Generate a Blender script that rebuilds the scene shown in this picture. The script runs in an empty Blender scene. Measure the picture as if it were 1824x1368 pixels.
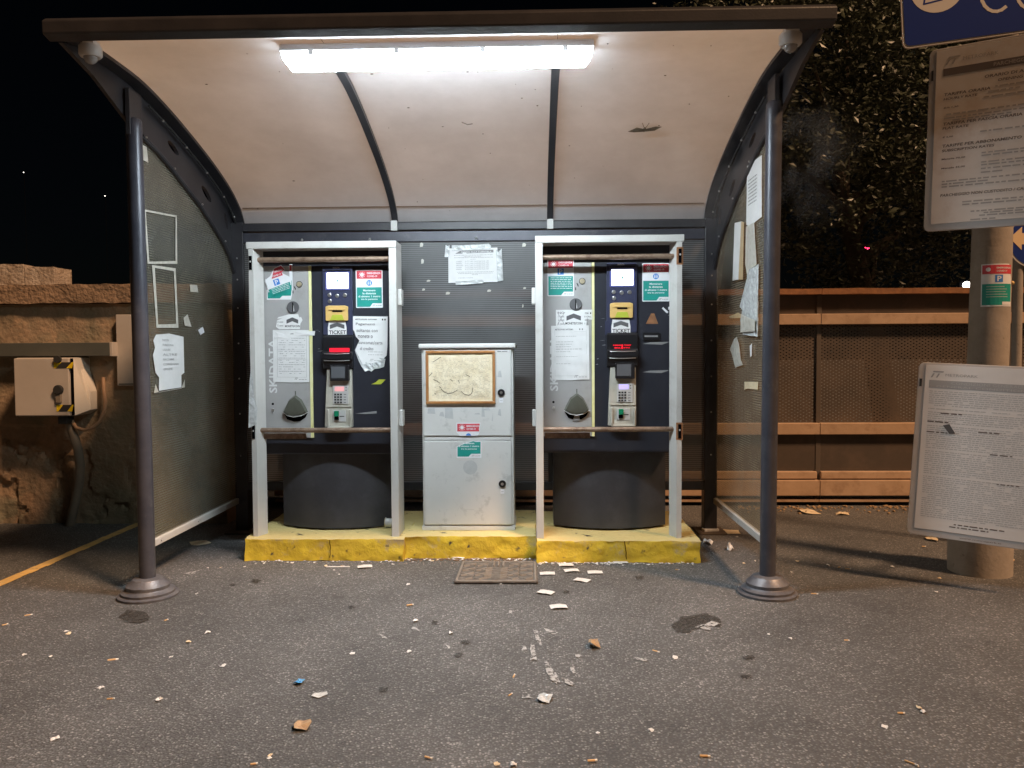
import bpy, bmesh, math, random
from mathutils import Vector, noise
from mathutils.geometry import delaunay_2d_cdt
RAD = math.radians
rnd = random.Random(7)
scn = bpy.context.scene
COL = scn.collection

# ------------------------------------------------------------------ camera
W, H, FPX = 1824.0, 1368.0, 1420.0
YAW, PITCH, ROLL = RAD(1.64), RAD(2.26), RAD(-0.33)
CAM = Vector((0.433, -4.163, 1.274))
FW = Vector((-math.sin(YAW) * math.cos(PITCH), math.cos(YAW) * math.cos(PITCH), -math.sin(PITCH)))
R0 = Vector((math.cos(YAW), math.sin(YAW), 0)); U0 = R0.cross(FW)
RT = R0 * math.cos(ROLL) + U0 * math.sin(ROLL)
UP = -R0 * math.sin(ROLL) + U0 * math.cos(ROLL)
cd = bpy.data.cameras.new('camera'); cam = bpy.data.objects.new('camera', cd); COL.objects.link(cam)
cd.sensor_width = 36.0; cd.lens = FPX / W * 36.0; cd.clip_start = 0.05; cd.clip_end = 500
from mathutils import Matrix
cam.matrix_world = Matrix(((RT.x, UP.x, -FW.x, CAM.x), (RT.y, UP.y, -FW.y, CAM.y), (RT.z, UP.z, -FW.z, CAM.z), (0, 0, 0, 1)))
scn.camera = cam

# ------------------------------------------------------------------ night sky and the warm street light
SUN_DIR = Vector((-0.50, 0.38, -0.72)).normalized()
SUN_STRENGTH = 3.0
SKY_STRENGTH = 0.00022
LED_STRENGTH = 136.0
world = bpy.data.worlds.new('World'); scn.world = world; world.use_nodes = True
wn = world.node_tree.nodes; wl = world.node_tree.links
for n in list(wn): wn.remove(n)
wo = wn.new('ShaderNodeOutputWorld'); wb = wn.new('ShaderNodeBackground'); sky = wn.new('ShaderNodeTexSky')
sky.sky_type = 'NISHITA'; sky.sun_disc = False
sky.sun_elevation = math.asin(-SUN_DIR.z); sky.sun_rotation = math.atan2(-SUN_DIR.x, -SUN_DIR.y)
wb.inputs[1].default_value = SKY_STRENGTH
wl.new(sky.outputs[0], wb.inputs[0]); wl.new(wb.outputs[0], wo.inputs[0])
sd = bpy.data.lights.new('sun', 'SUN'); sd.energy = SUN_STRENGTH; sd.angle = RAD(8); sd.color = (1.0, 0.60, 0.34)
so = bpy.data.objects.new('sun', sd); COL.objects.link(so); so.location = (6, -4, 9)
so.rotation_euler = SUN_DIR.to_track_quat('-Z', 'Y').to_euler()
vs = scn.view_settings; vs.view_transform = 'Standard'; vs.look = 'None'; vs.exposure = 0.5; vs.gamma = 1; vs.use_curve_mapping = False
try:
    scn.cycles.use_denoising = True
    scn.cycles.transparent_max_bounces = 16
except Exception: pass

# ------------------------------------------------------------------ helpers: measured points
def ray(x, y): return FW + RT * ((x - W / 2) / FPX) + UP * ((H / 2 - y) / FPX)
def at(x, y, Y):
    d = ray(x, y); return CAM + d * ((Y - CAM.y) / d.y)
def atz(x, y, z=0.0):
    d = ray(x, y); return CAM + d * ((z - CAM.z) / d.z)
def atx(x, y, X):
    d = ray(x, y); return CAM + d * ((X - CAM.x) / d.x)

# ------------------------------------------------------------------ helpers: materials
MATS = {}
def mat(name, c1, c2=None, scale=8.0, rough=0.6, metal=0.0, bump=0.0, bscale=40.0, emit=None, estr=0.0, spec=0.5, r2=None, coat=0.0, lo=0.35, hi=0.65, detail=6.0, dirt=None, dscale=2.0, dlo=0.5, dhi=0.7):
    m = bpy.data.materials.new(name); m.use_nodes = True; MATS[name] = m
    N = m.node_tree.nodes; L = m.node_tree.links
    b = N['Principled BSDF']
    b.inputs['Roughness'].default_value = rough; b.inputs['Metallic'].default_value = metal
    b.inputs['Specular IOR Level'].default_value = spec
    if coat: b.inputs['Coat Weight'].default_value = coat
    b.inputs['Base Color'].default_value = (*c1, 1)
    tc = N.new('ShaderNodeTexCoord')
    src = None
    if c2 is not None:
        nz = N.new('ShaderNodeTexNoise'); nz.inputs['Scale'].default_value = scale; nz.inputs['Detail'].default_value = detail
        nz.inputs['Roughness'].default_value = 0.65
        L.new(tc.outputs['Object'], nz.inputs['Vector'])
        mr = N.new('ShaderNodeMapRange'); mr.inputs[1].default_value = lo; mr.inputs[2].default_value = hi
        L.new(nz.outputs['Fac'], mr.inputs[0])
        mx = N.new('ShaderNodeMix'); mx.data_type = 'RGBA'
        mx.inputs[6].default_value = (*c1, 1); mx.inputs[7].default_value = (*c2, 1)
        L.new(mr.outputs[0], mx.inputs[0]); src = mx.outputs[2]
        if r2 is not None:
            m2 = N.new('ShaderNodeMapRange'); m2.inputs[1].default_value = 0; m2.inputs[2].default_value = 1
            m2.inputs[3].default_value = rough; m2.inputs[4].default_value = r2
            L.new(mr.outputs[0], m2.inputs[0]); L.new(m2.outputs[0], b.inputs['Roughness'])
    if dirt is not None:
        nz = N.new('ShaderNodeTexNoise'); nz.inputs['Scale'].default_value = dscale; nz.inputs['Detail'].default_value = 10
        nz.inputs['Roughness'].default_value = 0.7
        mp = N.new('ShaderNodeMapping'); mp.inputs['Location'].default_value = (3.1, 7.7, 1.3)
        L.new(tc.outputs['Object'], mp.inputs[0]); L.new(mp.outputs[0], nz.inputs['Vector'])
        mr = N.new('ShaderNodeMapRange'); mr.inputs[1].default_value = dlo; mr.inputs[2].default_value = dhi
        L.new(nz.outputs['Fac'], mr.inputs[0])
        mx = N.new('ShaderNodeMix'); mx.data_type = 'RGBA'
        mx.inputs[6].default_value = (*c1, 1); mx.inputs[7].default_value = (*dirt, 1)
        if src: L.new(src, mx.inputs[6])
        L.new(mr.outputs[0], mx.inputs[0]); src = mx.outputs[2]
    if src: L.new(src, b.inputs['Base Color'])
    if bump:
        nb = N.new('ShaderNodeTexNoise'); nb.inputs['Scale'].default_value = bscale; nb.inputs['Detail'].default_value = 8
        L.new(tc.outputs['Object'], nb.inputs['Vector'])
        bp = N.new('ShaderNodeBump'); bp.inputs['Strength'].default_value = 1.0; bp.inputs['Distance'].default_value = bump
        L.new(nb.outputs['Fac'], bp.inputs['Height']); L.new(bp.outputs[0], b.inputs['Normal'])
    if emit is not None:
        b.inputs['Emission Color'].default_value = (*emit, 1); b.inputs['Emission Strength'].default_value = estr
    return m

def asphalt():
    m = bpy.data.materials.new('asphalt'); m.use_nodes = True; MATS['asphalt'] = m
    N = m.node_tree.nodes; L = m.node_tree.links; b = N['Principled BSDF']
    tc = N.new('ShaderNodeTexCoord')
    vo = N.new('ShaderNodeTexVoronoi'); vo.inputs['Scale'].default_value = 100
    wob = N.new('ShaderNodeTexNoise'); wob.inputs['Scale'].default_value = 60; wob.inputs['Detail'].default_value = 2
    L.new(tc.outputs['Object'], wob.inputs['Vector'])
    vm = N.new('ShaderNodeVectorMath'); vm.operation = 'MULTIPLY_ADD'; vm.inputs[1].default_value = (0.012, 0.012, 0.012)
    L.new(wob.outputs['Color'], vm.inputs[0]); L.new(tc.outputs['Object'], vm.inputs[2])
    L.new(vm.outputs[0], vo.inputs['Vector'])
    sep = N.new('ShaderNodeSeparateColor'); L.new(vo.outputs['Color'], sep.inputs[0])
    ramp = N.new('ShaderNodeValToRGB'); e = ramp.color_ramp.elements
    e[0].position = 0.0; e[0].color = (0.070, 0.070, 0.071, 1); e[1].position = 1.0; e[1].color = (0.36, 0.355, 0.345, 1)
    k = e.new(0.55); k.color = (0.150, 0.150, 0.151, 1); k = e.new(0.88); k.color = (0.22, 0.22, 0.22, 1)
    L.new(sep.outputs[0], ramp.inputs[0])
    # dark binder between the stones
    mrb = N.new('ShaderNodeMapRange'); mrb.inputs[1].default_value = 0.25; mrb.inputs[2].default_value = 0.6
    L.new(vo.outputs['Distance'], mrb.inputs[0])
    mb_ = N.new('ShaderNodeMix'); mb_.data_type = 'RGBA'; mb_.inputs[7].default_value = (0.080, 0.080, 0.079, 1)
    L.new(mrb.outputs[0], mb_.inputs[0]); L.new(ramp.outputs[0], mb_.inputs[6])
    # broad wear
    n1 = N.new('ShaderNodeTexNoise'); n1.inputs['Scale'].default_value = 1.1; n1.inputs['Detail'].default_value = 7; n1.inputs['Roughness'].default_value = 0.62
    L.new(tc.outputs['Object'], n1.inputs['Vector'])
    r1 = N.new('ShaderNodeMapRange'); r1.inputs[1].default_value = 0.3; r1.inputs[2].default_value = 0.7; r1.inputs[3].default_value = 0.68; r1.inputs[4].default_value = 1.30
    L.new(n1.outputs['Fac'], r1.inputs[0])
    # dark spots (gum, oil)
    v2 = N.new('ShaderNodeTexVoronoi'); v2.inputs['Scale'].default_value = 3.3
    n3 = N.new('ShaderNodeTexNoise'); n3.inputs['Scale'].default_value = 11; n3.inputs['Detail'].default_value = 3
    L.new(tc.outputs['Object'], n3.inputs['Vector'])
    vm3 = N.new('ShaderNodeVectorMath'); vm3.operation = 'MULTIPLY_ADD'; vm3.inputs[1].default_value = (0.12, 0.12, 0)
    L.new(n3.outputs['Color'], vm3.inputs[0]); L.new(tc.outputs['Object'], vm3.inputs[2]); L.new(vm3.outputs[0], v2.inputs['Vector'])
    r2 = N.new('ShaderNodeMapRange'); r2.inputs[1].default_value = 0.07; r2.inputs[2].default_value = 0.14; r2.inputs[3].default_value = 0.80; r2.inputs[4].default_value = 1.0
    L.new(v2.outputs['Distance'], r2.inputs[0])
    mu = N.new('ShaderNodeMath'); mu.operation = 'MULTIPLY'; L.new(r1.outputs[0], mu.inputs[0]); L.new(r2.outputs[0], mu.inputs[1])
    sc = N.new('ShaderNodeVectorMath'); sc.operation = 'SCALE'; L.new(mb_.outputs[2], sc.inputs[0]); L.new(mu.outputs[0], sc.inputs['Scale'])
    L.new(sc.outputs[0], b.inputs['Base Color'])
    b.inputs['Roughness'].default_value = 0.72; b.inputs['Specular IOR Level'].default_value = 0.4
    bp = N.new('ShaderNodeBump'); bp.inputs['Distance'].default_value = 0.005; bp.inputs['Strength'].default_value = 0.9; bp.invert = True
    L.new(vo.outputs['Distance'], bp.inputs['Height'])
    nf = N.new('ShaderNodeTexNoise'); nf.inputs['Scale'].default_value = 260; nf.inputs['Detail'].default_value = 4
    L.new(tc.outputs['Object'], nf.inputs['Vector'])
    b2 = N.new('ShaderNodeBump'); b2.inputs['Distance'].default_value = 0.002; L.new(nf.outputs['Fac'], b2.inputs['Height'])
    L.new(bp.outputs[0], b2.inputs['Normal']); L.new(b2.outputs[0], b.inputs['Normal'])
    return m

def sheet_mat(name, tcol, trans, dcol, ribaxis, pitch, ribamt, gloss=0.12, rough=0.35, translucent=0.0, scratch=0.25, ribbed=True, ribcol=0.0, stain=0.12):
    """thin polycarbonate: see-through share, diffuse film, fine extrusion ribs, scuffs"""
    m = bpy.data.materials.new(name); m.use_nodes = True; MATS[name] = m
    N = m.node_tree.nodes; L = m.node_tree.links
    for n in list(N):
        if n.type != 'OUTPUT_MATERIAL': N.remove(n)
    out = [n for n in N if n.type == 'OUTPUT_MATERIAL'][0]
    tc = N.new('ShaderNodeTexCoord'); sx = N.new('ShaderNodeSeparateXYZ'); L.new(tc.outputs['Object'], sx.inputs[0])
    mul = N.new('ShaderNodeMath'); mul.operation = 'MULTIPLY'; mul.inputs[1].default_value = 2 * math.pi / pitch
    L.new(sx.outputs[ribaxis], mul.inputs[0])
    sn = N.new('ShaderNodeMath'); sn.operation = 'SINE'; L.new(mul.outputs[0], sn.inputs[0])
    nz = N.new('ShaderNodeTexNoise'); nz.inputs['Scale'].default_value = 3.5; nz.inputs['Detail'].default_value = 9; nz.inputs['Roughness'].default_value = 0.7
    L.new(tc.outputs['Object'], nz.inputs['Vector'])
    mr = N.new('ShaderNodeMapRange'); mr.inputs[1].default_value = 0.4; mr.inputs[2].default_value = 0.75; mr.inputs[3].default_value = 0; mr.inputs[4].default_value = scratch
    L.new(nz.outputs['Fac'], mr.inputs[0])
    rib = N.new('ShaderNodeMath'); rib.operation = 'MULTIPLY'; rib.inputs[1].default_value = ribamt; L.new(sn.outputs[0], rib.inputs[0])
    f1 = N.new('ShaderNodeMath'); f1.operation = 'ADD'; f1.inputs[1].default_value = 1 - trans; L.new(rib.outputs[0], f1.inputs[0])
    f2 = N.new('ShaderNodeMath'); f2.operation = 'ADD'; f2.use_clamp = True; L.new(f1.outputs[0], f2.inputs[0]); L.new(mr.outputs[0], f2.inputs[1])
    tr = N.new('ShaderNodeBsdfTransparent'); tr.inputs[0].default_value = (*tcol, 1)
    df = N.new('ShaderNodeBsdfDiffuse'); df.inputs[0].default_value = (*dcol, 1)
    film = df.outputs[0]
    if translucent:
        tl = N.new('ShaderNodeBsdfTranslucent'); tl.inputs[0].default_value = (*dcol, 1)
        ms = N.new('ShaderNodeMixShader'); ms.inputs[0].default_value = translucent
        L.new(df.outputs[0], ms.inputs[1]); L.new(tl.outputs[0], ms.inputs[2]); film = ms.outputs[0]
    gl = N.new('ShaderNodeBsdfGlossy'); gl.inputs['Roughness'].default_value = rough; gl.inputs[0].default_value = (.9, .9, .9, 1)
    bp = N.new('ShaderNodeBump'); bp.inputs['Distance'].default_value = pitch * 0.12; bp.inputs['Strength'].default_value = 0.8
    L.new(sn.outputs[0], bp.inputs['Height'])
    if ribbed: L.new(bp.outputs[0], df.inputs['Normal'])
    st = N.new('ShaderNodeTexNoise'); st.inputs['Scale'].default_value = 1.7; st.inputs['Detail'].default_value = 8; st.inputs['Roughness'].default_value = .68
    L.new(tc.outputs['Object'], st.inputs['Vector']); sr = N.new('ShaderNodeMapRange'); sr.inputs[1].default_value = .3; sr.inputs[2].default_value = .7; sr.inputs[3].default_value = 1 - stain; sr.inputs[4].default_value = 1 + stain * .5
    L.new(st.outputs['Fac'], sr.inputs[0]); rc = N.new('ShaderNodeMath'); rc.operation = 'MULTIPLY_ADD'; rc.inputs[1].default_value = ribcol; rc.inputs[2].default_value = 1.0; L.new(sn.outputs[0], rc.inputs[0])  # rib stripes: light and shade on the ribs set in the film colour
    fm = N.new('ShaderNodeMath'); fm.operation = 'MULTIPLY'; L.new(sr.outputs[0], fm.inputs[0]); L.new(rc.outputs[0], fm.inputs[1])
    vs_ = N.new('ShaderNodeVectorMath'); vs_.operation = 'SCALE'; vs_.inputs[0].default_value = dcol; L.new(fm.outputs[0], vs_.inputs['Scale']); L.new(vs_.outputs[0], df.inputs[0])
    if translucent: L.new(vs_.outputs[0], tl.inputs[0])
    m1 = N.new('ShaderNodeMixShader'); L.new(f2.outputs[0], m1.inputs[0]); L.new(tr.outputs[0], m1.inputs[1]); L.new(film, m1.inputs[2])
    m2 = N.new('ShaderNodeMixShader'); m2.inputs[0].default_value = gloss; L.new(m1.outputs[0], m2.inputs[1]); L.new(gl.outputs[0], m2.inputs[2])
    L.new(m2.outputs[0], out.inputs[0])
    return m

def perforated():
    m = mat('perforated_steel', (0.06, 0.046, 0.036), (0.10, 0.073, 0.054), 3.0, 0.75)
    N = m.node_tree.nodes; L = m.node_tree.links; b = N['Principled BSDF']
    out = [n for n in N if n.type == 'OUTPUT_MATERIAL'][0]
    tc = N.new('ShaderNodeTexCoord'); sx = N.new('ShaderNodeSeparateXYZ'); L.new(tc.outputs['Object'], sx.inputs[0])
    def sinus(a, c1, c2):
        u = N.new('ShaderNodeMath'); u.operation = 'MULTIPLY'; u.inputs[1].default_value = c1; L.new(sx.outputs[0], u.inputs[0])
        v = N.new('ShaderNodeMath'); v.operation = 'MULTIPLY_ADD'; v.inputs[1].default_value = c2; L.new(sx.outputs[2], v.inputs[0]); L.new(u.outputs[0], v.inputs[2])
        s = N.new('ShaderNodeMath'); s.operation = 'SINE'; L.new(v.outputs[0], s.inputs[0]); return s
    k = 2 * math.pi / 0.024
    s1 = sinus(0, k * .5, k * .87); s2 = sinus(0, -k * .5, k * .87)
    ad = N.new('ShaderNodeMath'); ad.operation = 'ADD'; L.new(s1.outputs[0], ad.inputs[0]); L.new(s2.outputs[0], ad.inputs[1])
    gt = N.new('ShaderNodeMath'); gt.operation = 'GREATER_THAN'; gt.inputs[1].default_value = 1.2; L.new(ad.outputs[0], gt.inputs[0])
    tr = N.new('ShaderNodeBsdfTransparent'); ms = N.new('ShaderNodeMixShader')
    L.new(gt.outputs[0], ms.inputs[0]); L.new(b.outputs[0], ms.inputs[1]); L.new(tr.outputs[0], ms.inputs[2]); L.new(ms.outputs[0], out.inputs[0])

def yellow_concrete():
    m = mat('yellow_concrete', (0.68, 0.50, 0.035), (0.58, 0.40, 0.035), 9.0, 0.62, bump=0.007, bscale=28, dirt=(0.42, 0.33, 0.20), dscale=6.5, dlo=0.55, dhi=0.68)
    N = m.node_tree.nodes; L = m.node_tree.links; b = N['Principled BSDF']
    src = b.inputs['Base Color'].links[0].from_socket
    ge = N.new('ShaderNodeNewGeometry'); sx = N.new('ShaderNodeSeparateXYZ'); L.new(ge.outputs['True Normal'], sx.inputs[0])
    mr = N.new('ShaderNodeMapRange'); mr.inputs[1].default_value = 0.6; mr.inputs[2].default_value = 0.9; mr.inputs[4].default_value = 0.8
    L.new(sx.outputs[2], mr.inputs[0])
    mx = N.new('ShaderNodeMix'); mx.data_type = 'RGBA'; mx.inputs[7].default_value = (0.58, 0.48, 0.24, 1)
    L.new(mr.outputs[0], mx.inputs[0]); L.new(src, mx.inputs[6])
    # black scuffs and chips
    tc = N.new('ShaderNodeTexCoord'); nz = N.new('ShaderNodeTexNoise'); nz.inputs['Scale'].default_value = 17; nz.inputs['Detail'].default_value = 6
    L.new(tc.outputs['Object'], nz.inputs['Vector'])
    r2 = N.new('ShaderNodeMapRange'); r2.inputs[1].default_value = 0.63; r2.inputs[2].default_value = 0.72; L.new(nz.outputs['Fac'], r2.inputs[0])
    m2 = N.new('ShaderNodeMix'); m2.data_type = 'RGBA'; m2.inputs[7].default_value = (0.06, 0.05, 0.035, 1)
    L.new(r2.outputs[0], m2.inputs[0]); L.new(mx.outputs[2], m2.inputs[6]); L.new(m2.outputs[2], b.inputs['Base Color'])

asphalt(); perforated(); yellow_concrete()
mat('dark_steel', (0.022, 0.022, 0.026), (0.035, 0.034, 0.038), 6, 0.42, bump=0.0006, bscale=120)
mat('post_steel', (0.045, 0.047, 0.062), (0.065, 0.066, 0.08), 9, 0.38, 0.2, dirt=(0.11, 0.11, 0.115), dscale=7, dlo=.56, dhi=.75)
mat('collar_steel', (0.10, 0.10, 0.115), (0.17, 0.165, 0.17), 14, 0.45, 0.3, bump=0.001, bscale=60)
mat('frame_grey', (0.48, 0.475, 0.455), (0.54, 0.535, 0.51), 4, 0.45, 0.0, dirt=(0.36, 0.335, 0.30), dscale=7, dlo=.55, dhi=.85)
mat('rusty_tube', (0.20, 0.13, 0.09), (0.30, 0.22, 0.16), 22, 0.42, 0.35, dirt=(0.10, 0.055, 0.035), dscale=16)
mat('machine_grey', (0.34, 0.34, 0.335), (0.38, 0.375, 0.37), 3, 0.45, 0.05, dirt=(0.26, 0.255, 0.24), dscale=5, dlo=.55, dhi=.8)
mat('machine_dark', (0.017, 0.019, 0.027), (0.024, 0.026, 0.035), 5, 0.40, dirt=(0.06, 0.063, 0.075), dscale=7, dlo=.60, dhi=.80)
mat('module_dark', (0.030, 0.034, 0.070), (0.038, 0.042, 0.08), 5, 0.4)  # blue tint puts the screen's glare into the casing colour
mat('pedestal_dark', (0.032, 0.032, 0.038), (0.044, 0.044, 0.05), 6, 0.45, bump=0.0008, bscale=150, dirt=(0.055, 0.056, 0.065), dscale=5)
mat('black_plastic', (0.012, 0.012, 0.014), rough=0.3)
mat('black_rubber', (0.018, 0.018, 0.018), rough=0.8)
mat('void_black', (0.004, 0.004, 0.005), rough=0.9, spec=0.0)
mat('yellow_strip', (0.72, 0.69, 0.30), (0.78, 0.76, 0.42), 12, 0.5)
mat('beige_plastic', (0.40, 0.385, 0.33), (0.45, 0.43, 0.37), 6, 0.5, dirt=(0.30, 0.28, 0.23), dscale=9)
mat('keypad_plate', (0.58, 0.58, 0.57), rough=0.35, metal=0.3)
mat('amber_plastic', (0.62, 0.40, 0.13), (0.68, 0.46, 0.17), 9, 0.4)
mat('olive_plastic', (0.075, 0.078, 0.062), (0.095, 0.098, 0.078), 8, 0.4)
mat('lime_plastic', (0.42, 0.46, 0.05), rough=0.4)
mat('green_plastic', (0.01, 0.20, 0.10), rough=0.25)
mat('steel_bright', (0.62, 0.62, 0.62), rough=0.28, metal=0.9)
mat('brass_coin', (0.60, 0.52, 0.36), rough=0.35, metal=0.6)
mat('cabinet_white', (0.54, 0.54, 0.52), (0.585, 0.58, 0.56), 3, 0.5, dirt=(0.43, 0.43, 0.415), dscale=9, dlo=.56, dhi=.66)
mat('cabinet_stain', (0.40, 0.41, 0.41), (0.47, 0.475, 0.47), 20, 0.6)
mat('wood_frame', (0.42, 0.20, 0.065), (0.30, 0.125, 0.035), 9, 0.5, bump=0.001, bscale=50)
mat('aged_board', (0.80, 0.71, 0.53), (0.72, 0.61, 0.41), 13, 0.75, bump=0.002, bscale=45, dirt=(0.30, 0.22, 0.11), dscale=16, dlo=.66, dhi=.74)
mat('paper_white', (0.74, 0.745, 0.74), (0.68, 0.685, 0.68), 10, 0.65, bump=0.0008, bscale=30)
mat('paper_litter', (0.70, 0.70, 0.69), (0.58, 0.57, 0.55), 30, 0.7)
mat('paper_cream', (0.70, 0.60, 0.42), (0.58, 0.46, 0.30), 20, 0.7)
mat('film_clear', (0.60, 0.62, 0.62), (0.42, 0.44, 0.44), 40, 0.25, spec=0.8)
mat('tape_dirty', (0.45, 0.43, 0.37), (0.60, 0.58, 0.52), 30, 0.35, spec=0.7)
mat('tape_brown', (0.56, 0.42, 0.24), (0.48, 0.34, 0.18), 20, 0.4)
mat('ink_black', (0.025, 0.025, 0.027), rough=0.6)
mat('ink_grey', (0.22, 0.22, 0.22), rough=0.6)
mat('ink_light', (0.42, 0.42, 0.41), rough=0.6)
mat('ink_red', (0.58, 0.055, 0.075), (0.52, 0.05, 0.07), 20, 0.45)
mat('ink_teal', (0.012, 0.26, 0.22), (0.015, 0.29, 0.245), 20, 0.45)
mat('ink_blue', (0.04, 0.20, 0.58), rough=0.45)
mat('sticker_white', (0.74, 0.75, 0.77), (0.70, 0.71, 0.73), 15, 0.45)
mat('sticker_grey', (0.62, 0.63, 0.67), rough=0.45)
mat('logo_silver', (0.66, 0.67, 0.67), rough=0.4)
mat('arrow_grey', (0.09, 0.09, 0.095), rough=0.6)
mat('roof_seam', (0.13, 0.08, 0.05), rough=0.7)
mat('lamp_body', (0.55, 0.56, 0.58), rough=0.45)
mat('lamp_diffuser', (0.9, 0.9, 0.9), rough=0.4, emit=(0.80, 0.92, 1.0), estr=LED_STRENGTH)
mat('lamp_side', (0.9, 0.9, 0.9), rough=0.4, emit=(0.80, 0.92, 1.0), estr=LED_STRENGTH * .16)
mat('screen_lit', (0.8, 0.8, 0.8), rough=0.3, emit=(0.84, 0.87, 1.0), estr=2.2)
mat('screen_rim', (0.10, 0.11, 0.30), rough=0.3)
mat('red_display', (0.5, 0.01, 0.02), rough=0.3, emit=(1.0, 0.012, 0.03), estr=0.9)
mat('lcd_pink', (0.6, 0.3, 0.3), rough=0.3, emit=(1.0, 0.42, 0.42), estr=0.35)
mat('lcd_violet', (0.4, 0.35, 0.7), rough=0.3, emit=(0.50, 0.42, 1.0), estr=0.55)
mat('dark_glass', (0.10, 0.105, 0.115), rough=0.12)
mat('rubber_mat', (0.07, 0.062, 0.055), (0.12, 0.107, 0.092), 15, 0.85, bump=0.002, bscale=90)
mat('mat_ridge', (0.24, 0.215, 0.185), (0.16, 0.145, 0.125), 18, 0.8)
mat('camera_white', (0.55, 0.53, 0.50), rough=0.4)
mat('camera_dome', (0.30, 0.29, 0.28), rough=0.1)
mat('insect', (0.03, 0.022, 0.015), rough=0.7)
mat('plaster_old', (0.30, 0.21, 0.14), (0.17, 0.15, 0.10), 2.2, 0.9, bump=0.014, bscale=24, dirt=(0.44, 0.28, 0.17), dscale=1.6, dlo=.52, dhi=.66)
mat('coping_stone', (0.26, 0.175, 0.115), (0.19, 0.13, 0.085), 7, 0.9, bump=0.018, bscale=38, dirt=(0.34, 0.27, 0.20), dscale=9, dlo=.6, dhi=.75)
mat('block_stone', (0.46, 0.40, 0.34), (0.26, 0.20, 0.15), 9, 0.9, bump=0.012, bscale=45, dirt=(0.14, 0.11, 0.08), dscale=13, dlo=.55, dhi=.68)
mat('tray_metal', (0.085, 0.092, 0.085), (0.10, 0.105, 0.095), 6, 0.5, 0.2)
mat('box_plastic', (0.40, 0.36, 0.32), (0.44, 0.40, 0.36), 4, 0.55)
mat('box_plastic_lit', (0.62, 0.58, 0.52), rough=0.55)  # paler copy of the box plastic: light on the side cover as colour
mat('hazard_yellow', (0.70, 0.50, 0.01), rough=0.5)
mat('conduit', (0.17, 0.145, 0.115), (0.21, 0.17, 0.13), 12, 0.7)
mat('hose_tan', (0.36, 0.22, 0.13), rough=0.6)
mat('paint_yellow', (0.70, 0.46, 0.15), (0.48, 0.34, 0.15), 14, 0.8)
mat('paint_white', (0.42, 0.42, 0.41), (0.30, 0.30, 0.295), 30, 0.8)
mat('damp_asphalt', (0.032, 0.028, 0.024), (0.055, 0.05, 0.045), 60, 0.6, bump=0.003, bscale=110)
mat('fence_rail', (0.50, 0.34, 0.22), (0.42, 0.28, 0.175), 5, 0.65, bump=0.001, bscale=60, dirt=(0.32, 0.20, 0.12), dscale=9)
mat('fence_rust', (0.34, 0.15, 0.06), (0.20, 0.09, 0.04), 16, 0.8, bump=0.003, bscale=40)
mat('fence_panel', (0.055, 0.041, 0.031), (0.08, 0.058, 0.043), 2.5, 0.7, dirt=(0.10, 0.07, 0.05), dscale=4)
mat('fence_post', (0.09, 0.07, 0.055), rough=0.7)
mat('concrete_pole', (0.32, 0.28, 0.24), (0.26, 0.225, 0.19), 8, 0.8, bump=0.002, bscale=50, dirt=(0.15, 0.12, 0.09), dscale=14, dlo=.62, dhi=.72)
mat('board_frame', (0.50, 0.47, 0.45), rough=0.45)
mat('board_paper', (0.78, 0.70, 0.63), (0.72, 0.64, 0.57), 3, 0.5, dirt=(0.60, 0.46, 0.35), dscale=2.5)
mat('board_paper_low', (0.74, 0.71, 0.68), (0.68, 0.655, 0.63), 3, 0.5)
mat('board_ink', (0.13, 0.10, 0.085), rough=0.6)
mat('board_bar', (0.16, 0.13, 0.115), rough=0.6)
mat('board_bar_low', (0.36, 0.355, 0.35), rough=0.6)
mat('board_line', (0.42, 0.37, 0.33), rough=0.6)
mat('board_line_low', (0.47, 0.455, 0.44), rough=0.6)
mat('sign_blue', (0.010, 0.032, 0.20), rough=0.35)
mat('sign_white', (0.66, 0.62, 0.58), rough=0.4)
mat('sign_arrow', (0.75, 0.55, 0.33), rough=0.4)
mat('bark', (0.06, 0.045, 0.032), (0.09, 0.07, 0.05), 12, 0.9, bump=0.01, bscale=20)
mat('leaf_dark', (0.040, 0.050, 0.030), (0.085, 0.095, 0.06), 1.6, 0.42, spec=0.45)
mat('leaf_dry', (0.42, 0.29, 0.16), (0.30, 0.19, 0.10), 30, 0.7)
mat('moth_wing', (0.16, 0.12, 0.075), (0.10, 0.075, 0.05), 40, 0.7)
mat('butt_filter', (0.56, 0.36, 0.17), rough=0.7)
mat('butt_paper', (0.72, 0.71, 0.67), rough=0.7)
mat('plastic_blue', (0.06, 0.30, 0.62), rough=0.4)
mat('lamp_red', (0.3, 0.0, 0.02), rough=0.4, emit=(1.0, 0.03, 0.10), estr=6)
mat('lamp_white_far', (0.8, 0.8, 0.8), rough=0.4, emit=(1.0, 0.95, 0.85), estr=9)
mat('lamp_dim_far', (0.8, 0.8, 0.8), rough=0.4, emit=(1.0, 0.97, 0.9), estr=2.0)
mat('gum_dark', (0.03, 0.028, 0.026), rough=0.8)
sheet_mat('roof_polycarbonate', (0.9, 0.85, 0.75), 0.0, (0.60, 0.605, 0.625), 0, 0.012, 0.0, 0.03, 0.5, translucent=0.46, ribbed=False, stain=0.16)
sheet_mat('side_polycarbonate', (0.86, 0.84, 0.74), 0.52, (0.28, 0.27, 0.215), 2, 0.014, 0.05, 0.15, 0.20, translucent=0.25, scratch=0.10, ribcol=0.35, stain=0.25)
sheet_mat('back_polycarbonate', (0.80, 0.82, 0.84), 0.24, (0.115, 0.118, 0.12), 2, 0.0138, 0.06, 0.05, 0.45, translucent=0.15, scratch=0.12, ribbed=False, ribcol=0.55, stain=0.2)

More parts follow.
